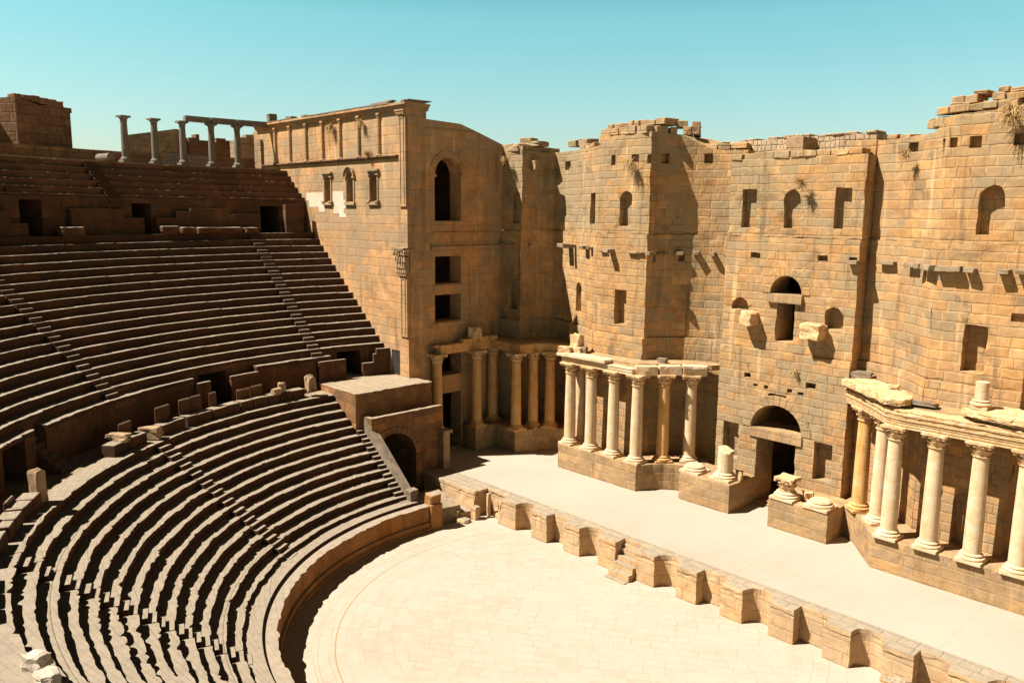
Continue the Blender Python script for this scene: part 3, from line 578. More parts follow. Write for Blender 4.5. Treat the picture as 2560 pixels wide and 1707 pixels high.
OPEN=[
('D',-0.83,10.07,0.03,10.07,16.62,18.64,0.65,0),('D',1.64,10.07,2.51,10.07,16.62,18.59,0.65,1),('D',4.34,10.07,5.18,10.07,16.64,18.64,0.65,0),
('D',-0.10,10.07,0.47,10.07,15.03,15.29,0.50,0),('D',3.71,10.07,4.22,10.07,15.02,15.30,0.50,0),('D',5.30,10.07,5.70,10.07,15.04,15.28,0.50,0),
('D',1.18,10.07,2.97,10.07,13.18,14.16,3,1),('D',1.62,10.07,2.63,10.07,10.66,12.73,3,0),
('D',-1.08,10.07,-0.07,10.07,12.16,12.80,0.60,1),('D',4.29,10.07,5.21,10.07,11.60,12.74,0.70,1),
('D',-0.03,10.07,0.34,10.07,8.47,8.72,0.60,0),('D',3.56,10.07,4.09,10.07,8.42,8.72,0.60,0),('D',0.55,10.07,0.79,10.07,8.05,8.19,0.30,0),
('D',1.22,10.07,1.44,10.07,8.01,8.19,0.40,0),('D',2.55,10.07,2.82,10.07,8.02,8.22,0.30,0),('D',3.15,10.07,3.47,10.07,8.00,8.15,0.40,0),
('D',1.46,10.07,2.51,10.07,7.38,7.79,0.38,0),('D',0.55,10.07,3.5,10.07,5.78,7.2,3,1),('D',0.95,10.07,3.21,10.07,1.63,5.27,3,0),
('D',-1.16,10.07,-0.20,10.07,3.72,5.75,0.60,0),('D',4.24,10.07,5.22,10.07,3.68,5.68,0.60,0),
('B',-8.05,8.50,-7.16,8.50,16.58,18.61,0.65,1),('B',-8.83,8.50,-8.49,8.50,20.15,20.74,0.50,0),('B',-7.27,8.50,-6.75,8.50,20.29,20.70,0.50,0),
('B',-6.16,8.50,-5.70,8.50,20.17,20.68,0.50,0),('B',-8.18,8.50,-7.28,8.50,10.71,12.79,0.65,0),('B',-9.3,8.5,-8.5,8.5,3.1,6.0,.5,1),
('A',-11.06,9.15,-10.32,8.81,16.66,18.55,0.60,0),('A',-14.79,10.85,-14.12,10.62,20.15,20.70,0.50,0),('A',-12.73,10.03,-11.96,9.67,10.95,12.88,0.60,1),
('A',-16.30,9.37,-16.19,9.87,20.16,20.73,0.50,0),('P1',-17.34,8.53,-16.62,8.55,16.60,18.73,0.50,1),('P1',-17.42,8.52,-16.67,8.54,10.80,12.80,0.50,0),
('P1',-18.21,8.50,-17.92,8.51,20.37,20.69,0.40,0),('E',-5.53,9.46,-5.31,9.90,20.19,20.74,0.70,0),('E',-3.83,10.96,-3.40,11.18,20.19,20.74,0.70,0),
('E',-5.72,9.03,-5.62,9.28,14.56,14.94,0.50,0),('E',-4.83,10.34,-4.58,10.53,14.60,14.97,0.50,0),('F',7.41,10.51,7.94,10.21,20.24,20.68,0.60,0),
('C',9.97,8.50,10.29,8.50,20.21,20.64,0.50,0),('C',10.77,8.50,11.24,8.50,20.15,20.65,0.60,0),('C',12.42,8.50,12.84,8.50,20.18,20.64,0.60,0),
('F',9.40,8.98,9.58,8.80,20.09,20.62,0.40,0),('C',11.34,8.50,12.31,8.50,16.55,18.59,0.75,1),('C',11.27,8.50,12.19,8.50,10.66,12.68,0.75,0),
('C',11.7,8.5,12.7,8.5,3.1,5.6,.6,1),('C',13.0,8.5,13.5,8.5,13.0,13.35,.35,0)]
TOPS={'P1':[21.75,21.7],'A':[21.35]*9,'B':[21.9,21.9],'E':[21.9,21.9,21.9,21.8,21.0,20.95,20.9,20.9],'D':[20.25,20.25],'F':[20.95,20.95,20.95,20.98,21.0,21.5],'C':[21.55,21.9],'G':[21.9]*7,'H':[21.9]*2}
NAMES={'P1':('end_bay','narrow'),'A':('curved_bay',''),'B':('projecting_bay',''),'E':('curved_bay',''),'D':('door_bay',''),'F':('curved_bay',''),'C':('projecting_bay',''),'G':('curved_bay',''),'H':('projecting_bay','')}
SW=thing('stage_back_wall','tall ochre ashlar stage wall with curved recesses, blocked niches and a great arched door','wall')
def offp(pl,d,k):
    if len(pl)==2: return [(x,y+d) for x,y in pl]
    o=offs(pl,-d); return o
Z1,Z2=10.09,16.13
for k,pl in BAY.items():
    yb=BACK[k][0]; x0,x1=pl[0][0],pl[-1][0]
    cs=[(opening(ax,ay,bx,by,za,zb,dp,ar),za,zb) for (kk,ax,ay,bx,by,za,zb,dp,ar) in OPEN if kk==k]
    acc=MB()
    for d,za,zb in [(0,1.3,Z1),(.12,Z1,Z2),(.22,Z2,None)]:
        fr=offp(pl,d,k)
        if len(pl)>2:
            fr[0]=(x0+(d*.3 if x0<2 and k!='F' else 0),fr[0][1]+d*.4); fr[-1]=(x1,fr[-1][1]+ d*.4)
        ring_=fr+[(x1,yb),(x0,yb)]
        tops=(TOPS[k]+[TOPS[k][-1],TOPS[k][0]]) if zb is None else zb
        m=MB(); m.prism(ring_,za,tops); ob=m.build('tmp',M_WALL)
        if k=='D':
            for rz0,rz1 in ((1.62,8.6),(10.4,15.6)):
                if rz1>za and rz0<(zb or 99): cut(ob,[MB().box(-.9,5.1,12.0,18.5,rz0,rz1)])
        use=[c for c,ca,cb in cs if cb>za and ca<(zb or 99)]
        if use: cut(ob,use)
        me=ob.data; acc.add([v.co[:] for v in me.vertices],[tuple(p.vertices) for p in me.polygons]); D.objects.remove(ob)
    rough(acc.build(NAMES[k][0],M_WALL,SW,wall_uv),.028,.5,1.9,uvf=wall_uv)
for x0,x1,yy in ((-9.55,-6.1,7.98),(10.3,13.7,7.95),(20.6,22.6,7.95)):
    m=MB(); m.box(x0,x1,yy,8.56,2.9,8.3); ob=m.build('inner_wall',M_WALL,SW,None)
    cut(ob,[opening(x0+1.4,yy,x0+2.35,yy,3.04,5.5,.45,1)]); set_uv(ob.data)
# door lintels, brackets
m=MB(); m.box(1.1,3.05,9.98,10.9,12.74,13.17,j=.01); m.build('lintel',M_PLIN,SW)
m=MB(); m.box(.5,3.56,9.98,11.3,5.28,5.77,j=.01); m.build('lintel',M_PLIN,SW)
def arch_ring(x0,x1,z0,z1,w,y,th=.05,n=13):
    m=MB(); c=(x0+x1)/2; rx=(x1-x0)/2; rz=z1-z0
    for i in range(n):
        a0=PI*i/n+.004; a1=PI*(i+1)/n-.004; vs=[]
        for yy in (y-th,y+.3):
            for a,q in ((a0,0),(a1,0),(a1,w),(a0,w)): vs.append((c+(rx+q)*math.cos(a),yy,z0+(rz+q)*math.sin(a)))
        m.add(vs,[(0,1,2,3),(7,6,5,4),(0,4,5,1),(1,5,6,2),(2,6,7,3),(3,7,4,0)])
    return m
arch_ring(.55,3.5,5.78,7.2,.52,10.07,.035,15).build('arch_ring',M_WALL,SW,bev=.01)
arch_ring(1.18,2.97,13.19,14.16,.45,10.19,.03,13).build('arch_ring',M_WALL,SW,bev=.01)
for (x0,x1,z0,z1) in ((-.15,.62,11.38,12.15),(3.35,4.42,11.05,11.85)):
    m=MB(); m.rock(((x0+x1)/2,9.85,z0),x1-x0,.9,z1-z0,0,3,.11); m.build('bracket',M_CARV,SW)
# broken cornice stubs sticking out of the wall
def pathpt(bay,f):
    pl=BAY[bay]; tot=sum(math.dist(a,b) for a,b in zip(pl,pl[1:])); s=f*tot
    for a,b in zip(pl,pl[1:]):
        L=math.dist(a,b)
        if s<=L or b==pl[-1]:
            t=((b[0]-a[0])/L,(b[1]-a[1])/L); return (a[0]+t[0]*s,a[1]+t[1]*s),t,(t[1],-t[0])
        s-=L
for bay,z,lst in [('P1',15.1,[(.2,.5,.25,.14),(.6,.6,.2,.12)]),('A',15.1,[(.1,.3,.25,.12),(.35,.45,.2,.14),(.52,.7,.75,.22),(.60,.3,.85,.2),(.83,.75,.35,.2),(.92,.35,.2,.14)]),
    ('B',15.0,[(.33,.4,.85,.22),(.18,.5,.12,.14),(.75,.7,.14,.12),(.9,.4,.1,.12)]),('E',14.95,[(.05,.4,.45,.2),(.2,.6,.3,.14),(.38,.5,.4,.2),(.55,.35,.4,.22),(.72,.3,.5,.2),(.85,.3,.3,.18)]),
    ('D',14.95,[(.97,.5,.35,.2)]),('F',14.95,[(.25,.9,.28,.2),(.62,.8,.35,.2),(.8,.35,.55,.22),(.93,.8,.5,.24)]),('C',14.95,[(.09,.5,.5,.22),(.22,.55,.5,.22),(.38,.4,.5,.2),(.72,.45,.55,.22),(.93,.6,.6,.25)]),('G',14.95,[(.2,.7,.5,.2),(.5,.6,.5,.2)])]:
    for f,L,dep,h in lst:
        p,t,n=pathpt(bay,f); m=MB(); m.obox(p,t,n,-L/2,L/2,-.4,dep*(1 if bay=='A' else .62),z,z+h,.035); m.build('cornice_stub',M_STUB,SW,bev=.015)
# rubble and coping stones along the broken top
def topstones(name,pts,z,mat,wmin,wmax,hmin,hmax,dep,skip=.1,parent=SW,rows=1,j=.04,din=.25):
    m=MB()
    for q in range(rows):
        for a,b in zip(pts,pts[1:]):
            L=math.dist(a,b); t=((b[0]-a[0])/L,(b[1]-a[1])/L); n=(-t[1],t[0]); s=0
            while s<L-.15:
                w_=rnd.uniform(wmin,wmax); w_=min(w_,L-s); h=rnd.uniform(hmin,hmax)
                if w_>wmin*.75 and rnd.random()>skip+(.25*q):
                    p=(a[0]+t[0]*s,a[1]+t[1]*s); mm=MB(); mm.obox((0,0),t,n,.015,w_-.015,din+rnd.uniform(-.1,.08),din+dep,0,h,j)
                    m.add([(x+p[0],y+p[1],zz+z+q*hmax*.92) for x,y,zz in mm.v],mm.f)
                s+=w_
    if m.v: m.build(name,mat,parent,bev=.03)
topstones('top_course',BAY['P1'],21.7,M_WALL,.5,1,.1,.25,1.4,.4)
topstones('top_course',offs(BAY['A'],-.15),21.33,M_WALL,.5,1.1,.12,.4,1.4,.2)
topstones('top_course',[(-14.5,10.9),(-12.1,10.1)],21.6,M_WALL,.8,1.2,.4,.55,1.0,0)
topstones('top_course',BAY['B'],21.88,M_WALL,.5,.9,.38,.5,1.6,.05)
topstones('top_course',[(-9.6,9.0),(-5.4,9.0)],22.35,M_WALL,.35,.7,.25,.4,1.5,.25)
topstones('top_course',[(-5.87,8.5),(-5.7,9.1),(-5.38,9.8),(-4.9,10.3),(-4.0,10.85)],21.8,M_WALL,.4,.8,.45,.5,1.7,-.1)
topstones('top_course',[(-5.3,10.2),(-4.6,10.7),(-4.0,11.1)],22.26,M_BLOCK,.5,.9,.3,.45,1.2,-.1)
topstones('top_course',[(-4.1,10.9),(-2.6,11.6),(-1.62,11.8)],20.95,M_WALL,.6,1.1,.25,.35,1.5,.1)
topstones('top_course',BAY['D'],20.22,M_WALL,.6,1.1,.3,.36,1.0,.02)
topstones('top_course',BAY['F'][:4],20.9,M_WALL,.6,1.1,.15,.3,1.5,.05)
topstones('top_course',[(8.2,10.1),(8.8,9.55),(9.9,8.5)],21.2,M_WALL,.5,.8,.3,.45,1.5,.0)
topstones('top_course',[(9.0,9.3),(9.9,8.5),(13.7,8.5)],21.7,M_WALL,.5,.8,.25,.4,1.5,.05)
topstones('top_course',[(9.8,8.7),(13.7,8.6)],22.05,M_WALL,.35,.7,.25,.4,1.4,.12)
topstones('top_course',[(10.6,8.9),(13.7,8.7)],22.38,M_WALL,.35,.6,.15,.3,1.3,.3)
# pale rubble wall higher up behind the door bay
m=MB(); m.box(-4.6,5.2,12.6,14.2,20,21.42,j=.0); m.build('rubble_core',M_RUBL,SW)
topstones('top_course',[(-4.4,12.6),(5.2,12.6)],21.4,M_RUBL,.3,.8,.05,.2,1.2,.3,din=0)
m=MB(); m.box(.35,2.0,11.2,12.8,20.2,20.78,j=.01); m.box(1.02,2.0,11.2,12.8,20.79,21.35,j=.01); m.build('stone_pier',M_BLOCK,SW,bev=.02)
m=MB(); m.box(4.4,5.7,11.4,12.8,20.2,21.0,j=.03); m.build('stone_pier',M_WALL,SW,bev=.02)
m=MB(); m.rock((-17.1,10.0,21.75),.95,.9,.55,.2,2,.05); m.rock((-16.6,10.2,21.7),1.4,1.2,.35,.1,2,.08); m.build('loose_stone',M_WALL,SW)

# ================================================================== SIDE TOWER (versura)
TX,TY=-18.34,.72
TW=thing('side_tower','tall ashlar side building with three framed niches facing the seats','building')
def tower_uv(c,n,top):
    if top: return (c.x,c.y)
    if abs(n.y)>.7: return (c.x+60,c.z)
    return (c.y+90,c.z)
m=MB()
m.prism([(TX,8.7),(TX,TY),(-38.5,TY),(-38.5,8.7)][::-1],-.1,[21.6,21.6,21.6,21.6][::-1]); ob=m.build('tower_body',M_TOWR,TW,tower_uv)
cs=[]
def ycut(y0,y1,z0,z1,dep,arch=0):   # opening in the face x=TX
    P0=(TX,y1); return opening(TX,y1,TX,y0,z0,z1,dep,arch,n=Vector((-1,0,0)))
cs.append(ycut(2.87,5.05,16.75,20.75,2.5,1)); cs.append(ycut(2.87,5.03,12.68,14.48,2)); cs.append(ycut(2.84,5.03,10.22,11.99,2))
cs.append(ycut(2.95,5.05,6.6,8.05,2)); cs.append(ycut(3.15,5.06,1.56,5.4,2))
def xcut(x0,x1,z0,z1,dep,arch=0): return opening(x0,TY,x1,TY,z0,z1,dep,arch,n=Vector((0,1,0)))
cs+= [xcut(-28.0,-27.22,17.95,19.6,.7),xcut(-25.15,-24.35,17.95,20.04,.7,1),xcut(-22.37,-21.55,17.95,19.62,.7),xcut(-31.75,-30.85,15.9,18.26,2.5),xcut(-20.2,-19.3,6.82,8.46,1.5)]
for rz0,rz1 in ((1.55,8.9),(9.4,15.6),(16.76,21.3)): cut(ob,[MB().box(-34,TX-1.15,2.2,8.0,rz0,rz1)])
cut(ob,cs); set_uv(ob.data,tower_uv)
# upper storey wall and stepped top toward the stage
m=MB(); m.box(-38.5,TX,TY,2.25,21.6,23.45); m.prism([(TX,2.25),(TX,5.0),(TX,6.35),(TX,8.7),(TX-1.6,8.7),(TX-1.6,2.25)],21.6,[23.0,22.92,22.55,21.85,21.85,23.0]); m.build('upper_wall',M_TOWR,TW,tower_uv)
m=MB(); m.box(-38.0,TX+.14,TY-.14,2.3,23.45,23.58); m.box(-38.0,TX+.2,TY-.22,2.32,23.58,23.72); m.box(-38.0,TX+.28,TY-.34,2.35,23.72,23.86); m.build('cornice',M_TOWR,TW,tower_uv)
m=MB()
x=-37.9
while x<TX+.1:
    L=rnd.uniform(1.2,2.4); 
    if rnd.random()>.12: mm=MB(); mm.box(x,min(x+L-.03,TX+.28),TY-.36,1.9,23.862,23.93+rnd.uniform(0,.03),j=.012); mm.build('coping_stone',M_GBLK,TW)
    x+=L
for q in ((-22.4,-20.2,TY+.1,1.2,23.93,24.12),(-20.9,-20.1,TY+.2,1.3,24.12,24.2),(-33.4,-32.5,TY,1.2,23.93,24.16),(-31.0,-30.4,TY,1.2,23.93,24.1)):
    m=MB(); m.box(*q,j=.03); m.build('coping_stone',M_GBLK,TW,bev=.01)
m=MB(); m.box(-38.2,-19.2,TY-.2,TY+.05,20.72,20.8,j=.0); m.box(-38.2,-19.25,TY-.1,TY+.04,20.6,20.72); m.build('string_course',M_RUIN,TW)
for x in (-34.9,-32.67,-30.33,-28.08,-25.8,-23.53,-21.21):
    m=MB(); m.lathe([(.22,0),(.22,.06),(.17,.12),(.165,1.2),(.15,2.35),(.18,2.37),(.18,2.42)],16,(x,TY-.03),20.8); m.box(x-.17,x+.17,TY-.18,TY+.05,23.32,23.449); m.build('half_column',M_TOWR,TW,smooth=False)
def pil(x0,x1,z0,z1,capz):
    m=MB(); m.box(x0,x1,TY-.09,TY+.02,z0,z1); 
    m2=MB(); m2.box(x0+.14,x0+.19,TY-.13,TY-.08,z0+.2,z1-.2); m2.box(x1-.19,x1-.14,TY-.13,TY-.08,z0+.2,z1-.2); m2.box(x0+.14,x1-.14,TY-.13,TY-.08,z1-.2,z1-.14)
    p=m.build('pilaster',M_TOWR,TW,tower_uv); m2.build('pilaster_moulding',M_TOWR,p)
    return p
p=pil(-19.05,-18.36,17.6,23.15,23.15); m=MB(); m.box(-19.15,-18.3,TY-.2,TY+.02,23.15,23.2); m.box(-19.22,-18.28,TY-.28,TY+.02,23.36,23.449)
for i in range(6): m.box(-19.15+.14*i,-19.06+.14*i,TY-.24,TY,23.2,23.36)
m.build('pilaster_capital',M_TOWR,p)
p=pil(-19.1,-18.36,9.45,13.3,13.3)
m=MB()
for i,(z,w_) in enumerate(((13.32,.40),(13.5,.46),(13.8,.44),(14.2,.52),(14.6,.58))):
    n_=5
    for q in range(n_):
        x=-18.73+(q-2)*w_*.45; m.rock((x,TY-.1-.03*i,z),.17,.22+.05*i,.33,0,1,.2)
m.box(-19.5,-18.28,TY-.42,TY+.02,14.95,15.08,j=.02); m.box(-19.05,-18.4,TY-.14,TY,13.3,14.95); m.build('pilaster_capital',M_BLOCK,p)
# niche frames on the lit face
def frame_rect(x0,x1,z0,z1,wide):
    f=MB(); y=TY
    f.box(x0-.13,x0-.01,y-.06,y+.03,z0,z1); f.box(x1+.01,x1+.13,y-.06,y+.03,z0,z1)
    f.box(x0-.24,x0+.03,y-.14,y+.03,z1,z1+.09); f.box(x1-.03,x1+.24,y-.14,y+.03,z1,z1+.09)
    f.box(x0-.16,x1+.16,y-.09,y+.03,z1+.09,z1+.26); f.box(x0-.27,x1+.27,y-.22,y+.03,z1+.26,z1+.38)
    f.box(x0-.2,x1+.2,y-.16,y+.03,z0-.22,z0-.06,j=.015); f.box(x0-.28,x0+.08,y-.2,y+.03,z0-.06,z0+.06,j=.02); f.box(x1-.08,x1+.28,y-.2,y+.03,z0-.06,z0+.06,j=.02)
    return f
frame_rect(-28.0,-27.22,17.95,19.6,1).build('niche_frame',M_TOWR,TW)
frame_rect(-22.37,-21.55,17.95,19.62,1).build('niche_frame',M_TOWR,TW)
f=MB(); f.box(-25.28,-25.16,TY-.06,TY+.03,17.95,19.5); f.box(-24.34,-24.22,TY-.06,TY+.03,17.95,19.5); f.box(-25.42,-25.12,TY-.14,TY+.03,19.5,19.62); f.box(-24.38,-24.08,TY-.14,TY+.03,19.5,19.62)
f.box(-25.36,-24.14,TY-.16,TY+.03,17.73,17.89,j=.015)
ar=arch_ring(-25.15,-24.35,19.63,20.04,.2,TY,.1,12); f.add(ar.v,ar.f); ar=arch_ring(-25.33,-24.17,19.63,20.22,.07,TY,.2,12); f.add(ar.v,ar.f); f.build('niche_frame',M_TOWR,TW)
# shaded stage-side details : archivolt, sills, corner pilasters
m=MB()
for i in range(17):
    a0=PI*i/17+.01; a1=PI*(i+1)/17-.01; vs=[]
    for xx in (TX+.07,TX-.3):
        for a,q in ((a0,0),(a1,0),(a1,.42),(a0,.42)): vs.append((xx,3.96+(1.09+q)*math.cos(a),19.66+(1.09+q)*math.sin(a)))
    m.add(vs,[(0,1,2,3),(7,6,5,4),(0,4,5,1),(1,5,6,2),(2,6,7,3),(3,7,4,0)])
m.build('arch_ring',M_TOWR,TW,tower_uv)
for (y0,y1,z0,z1,d) in ((2.45,2.95,19.5,19.66,.12),(4.98,5.5,19.5,19.66,.12),(2.6,5.3,16.3,16.72,.03),(2.5,8.5,14.95,15.12,.16),(2.7,7.9,15.9,16.02,.1),(2.7,5.3,12.3,12.6,.06),(2.6,5.4,9.9,10.15,.08),(.8,1.5,17.6,23.1,.06),(.85,1.45,9.5,15,.06),(2.3,6.2,22.4,22.47,.05)):
    m=MB(); m.box(TX-.1,TX+d,y0,y1,z0,z1,j=.006); m.build('wall_moulding',M_TOWR,TW,tower_uv)
m=MB(); m.box(TX-.3,TX+.5,TY-.2,2.3,23.95,24.0,j=.02); m.build('coping_stone',M_GBLK,TW)
# repaired pale patch on the lit face (plaster, slightly proud and ragged)
m=MB()
z=17.16
for (xa,xb,z0,z1) in ((-30.6,-28.25,18.05,18.6),(-30.3,-28.0,17.6,18.05),(-28.9,-28.1,17.25,17.6),(-27.0,-25.6,18.05,18.65),(-27.1,-25.4,17.5,18.05),(-26.9,-25.6,17.15,17.5),(-26.2,-25.35,16.9,17.15)):
    m.box(xa,xb,TY-.012,TY+.01,z0,z1,j=.004)
m.build('plaster_patch',plainstone('pale_plaster',(.72,.60,.42),(.84,.74,.56),(.9,.82,.66),sc=1.2,bump=.15),TW)
# iron grille gate
gt=thing('grille_gate','small grey iron lattice gate in the tower wall at the end of the seats','gate')
m=MB()
for i in range(8): m.box(-20.2+.125*i,-20.17+.125*i,TY+.03,TY+.06,6.84,8.44)
m.build('vertical_bars',M_IRON,gt); m=MB()
for i in range(14): m.box(-20.2,-19.3,TY+.065,TY+.09,6.88+.118*i,6.92+.118*i)
m.build('cross_bars',M_IRON,gt)

# ================================================================== SIDE PASSAGE, PLATFORM, RAMP PARAPET
PW=thing('passage_block','shaded stone passage with a big dark arch and a sunlit platform on top','passage')
def pass_uv(c,n,top):
    if top: return (c.x,c.y)
    return (c.y+40,c.z) if abs(n.x)>.7 else (c.x+40,c.z)
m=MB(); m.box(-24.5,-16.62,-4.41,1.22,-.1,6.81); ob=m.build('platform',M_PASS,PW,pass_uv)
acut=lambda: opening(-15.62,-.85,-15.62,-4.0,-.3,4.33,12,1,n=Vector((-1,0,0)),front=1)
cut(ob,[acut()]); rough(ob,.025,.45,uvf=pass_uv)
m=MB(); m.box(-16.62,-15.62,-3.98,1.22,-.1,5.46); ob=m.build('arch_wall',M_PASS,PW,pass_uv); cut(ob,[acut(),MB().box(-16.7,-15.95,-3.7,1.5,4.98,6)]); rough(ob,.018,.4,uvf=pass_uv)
m=MB()
for i in range(15):
    a0=PI*i/15+.008; a1=PI*(i+1)/15-.008; vs=[]
    for xx in (-15.55,-16.0):
        for a,q in ((a0,0),(a1,0),(a1,.38),(a0,.38)): vs.append((xx,-2.425+(1.575+q)*math.cos(a),2.755+(1.575+q)*math.sin(a)))
    m.add(vs,[(0,1,2,3),(7,6,5,4),(0,4,5,1),(1,5,6,2),(2,6,7,3),(3,7,4,0)])
for i in range(5): m.box(-15.66,-15.55,-.85,-.47,0+.55*i,.54+.55*i,j=.004)
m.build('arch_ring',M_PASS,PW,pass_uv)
m=MB(); m.box(-15.62,-15.2,1.0,1.5,1.5,3.75,j=.01); m.box(-15.66,-15.05,.95,1.6,3.75,3.95,j=.01); m.build('corner_pier',M_BLOCK,PW)
RP=thing('ramp_parapet','grey sloping stone parapet descending beside the seats to a small pillar','parapet')
m=MB(); y0,y1=-4.0,-3.58
vs=[]
for y in (y0,y1): vs+=[(-16.75,y,3.6),(-12.25,y,-.1),(-12.25,y,1.95),(-16.4,y,5.42),(-16.75,y,5.45)]
m.add(vs,[(0,1,2,3,4),(9,8,7,6,5)]+[(i,5+i,5+(i+1)%5,(i+1)%5) for i in range(5)]); m.build('sloping_wall',M_SLAB if False else M_GBLK,RP)
m=MB(); m.box(-12.26,-11.82,-4.03,-3.55,.0,1.95,j=.01); m.box(-12.3,-11.78,-4.07,-3.51,1.95,2.12,j=.02); m.build('end_pillar',M_GBLK,RP,bev=.02)

# ================================================================== CAVEA
def row_mesh(r,z,dr,dz,a0,a1,nose=.055,chip=.05,blk=1.1,bottom=None,back=.15,seed=0):
    """one seating row: blocks with worn, chipped front edges"""
    rd=random.Random(seed); m=MB(); L=R(a1-a0)*r; n=max(2,int(L/.13)); 
    zb=(z-dz-.02) if bottom is None else bottom
    k_=seed%7
    s=0; cuts=[]
    while s<L: cuts.append(s); s+=rd.uniform(.6,1.5)*blk
    cuts.append(L); bi=0; offs_=[(rd.uniform(-.022,.022),rd.uniform(-.012,.012),rd.random(),rd.uniform(.5,1.6)) for _ in cuts]
    vs=[];K=7
    for i in range(n+1):
        s=L*i/n
        while bi<len(cuts)-2 and s>cuts[bi+1]: bi+=1
        o_,oz,q,ww=offs_[bi]; dl=min(s-cuts[bi],cuts[min(bi+1,len(cuts)-1)]-s)
        a=R(a0)+s/r
        nz=mnoise.noise(Vector((math.cos(a)*r*1.1,math.sin(a)*r*1.1,z*3.1+seed)))
        nz2=mnoise.noise(Vector((math.cos(a)*r*4.,math.sin(a)*r*4.,z*5+seed)))
        qz=mnoise.cell(Vector((math.floor(s/.46)*3.7,k_*1.3+seed,z*2.)))-.5
        c=(nz*.3+nz2*.3+qz*.5)*chip*ww+o_*(1+chip*22)+max(0,.12-dl)*chip*11*(q if q>.45 else .1)
        if nz2>.42 and q>.6: c+=.07
        cz=oz-max(0,nz2-.1)*.03
        ca,sa=math.cos(a),math.sin(a)
        for rr,zz in ((r+c,z+cz),(r+c*.9+.004,z+cz-.085),(r+nose+c*.4,z-.13),(r+nose,zb),(r+dr+back,zb),(r+dr+back,z+oz*.5),(r+c+.09,z+oz)):
            vs.append((CX+rr*ca,CY+rr*sa,zz))
    fs=[]
    for i in range(n):
        for k in range(K): a=i*K+k; b=i*K+(k+1)%K; fs.append((a,b,b+K,a+K))
    fs.append(tuple(range(K))); fs.append(tuple(n*K+k for k in reversed(range(K))))
    m.add(vs,fs); return m
def stair_steps(parent,th,r0,z0,dr,dz,n,width,seed=0):
    rd=random.Random(seed); tg,ow=dirs(th)
    for k in range(n):
        for h in (0,1):
            m=MB(); r=r0+dr*(k+.5*h); z=z0+dz*(k-.0+.5*h)
            if k==0 and h==0: zz=z-dz*.5
            p=pol(r-dr*0.5,th); zz=z-dz*.5
            m.obox(p,tg,ow,.015,width-.02+rd.uniform(-.02,.01),rd.uniform(-.02,.02),dr*.5+.22,zz-dz*.75,zz+rd.uniform(-.008,.008),.008)
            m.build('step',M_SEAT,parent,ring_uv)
IM=dict(r0=14.36,dr=.546,z0=1.723,dz=.392,n=13); ME=dict(r0=23.775,dr=.514,z0=8.777,dz=.437,n=17); SU=dict(r0=33.35,dr=.49,z0=18.17,dz=.415,n=6)
WS=.78
def wedge(label,kind,P,aL,aR,group,stL=True,k0=0,kn=None,chip=.05):
    """seats between angle aL (smaller) and aR; a stair of constant width starts at aR"""
    t=thing('seating_wedge',label,'seating wedge',group=group)
    for k in range(k0,kn or P['n']):
        r=P['r0']+k*P['dr']; z=P['z0']+k*P['dz']
        a0=aL(r) if callable(aL) else aL; a1=aR(r) if callable(aR) else aR
        if a1-a0<.5: continue
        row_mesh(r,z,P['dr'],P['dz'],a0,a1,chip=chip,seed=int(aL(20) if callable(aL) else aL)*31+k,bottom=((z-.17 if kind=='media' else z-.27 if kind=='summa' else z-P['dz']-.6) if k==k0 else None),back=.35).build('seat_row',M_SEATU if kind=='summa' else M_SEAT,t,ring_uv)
    return t
after=lambda th,w=WS: (lambda r: th+math.degrees(w/r))
wall_end=lambda r: 180-math.degrees(math.asin((TY-.0-CY)/r))
ima_S=[180.0,212.1,248.6,284.0,318]
wedge('lower seating wedge next to the side passage and its sloping parapet','ima',IM,after(180.0,.0),212.1,'lower seating wedges',chip=.04)
wedge('lower seating wedge second from the passage, between two radial stairs','ima',IM,after(212.1),248.6,'lower seating wedges',chip=.05)
wedge('lower seating wedge with very worn blocks at the bottom left of the photo','ima',IM,after(248.6),284,'lower seating wedges',chip=.055)
wedge('lower seating wedge near the bottom edge of the photo','ima',IM,after(284),318,'lower seating wedges',chip=.075)
wedge('middle seating wedge running up against the tall side building','media',ME,wall_end,178.0,'middle seating wedges',chip=.035)
wedge('broad middle seating wedge in the centre of the left half','media',ME,after(178.0),211.9,'middle seating wedges',chip=.035)
wedge('middle seating wedge at the left edge of the photo','media',ME,after(211.9),246,'middle seating wedges',chip=.05)
wedge('upper seating wedge under the standing columns','summa',SU,wall_end,193.3,'upper seating wedges',chip=.03)
wedge('upper seating wedge at the left edge of the photo below the ruined tower','summa',SU,after(193.3,.9),232,'upper seating wedges',chip=.03)
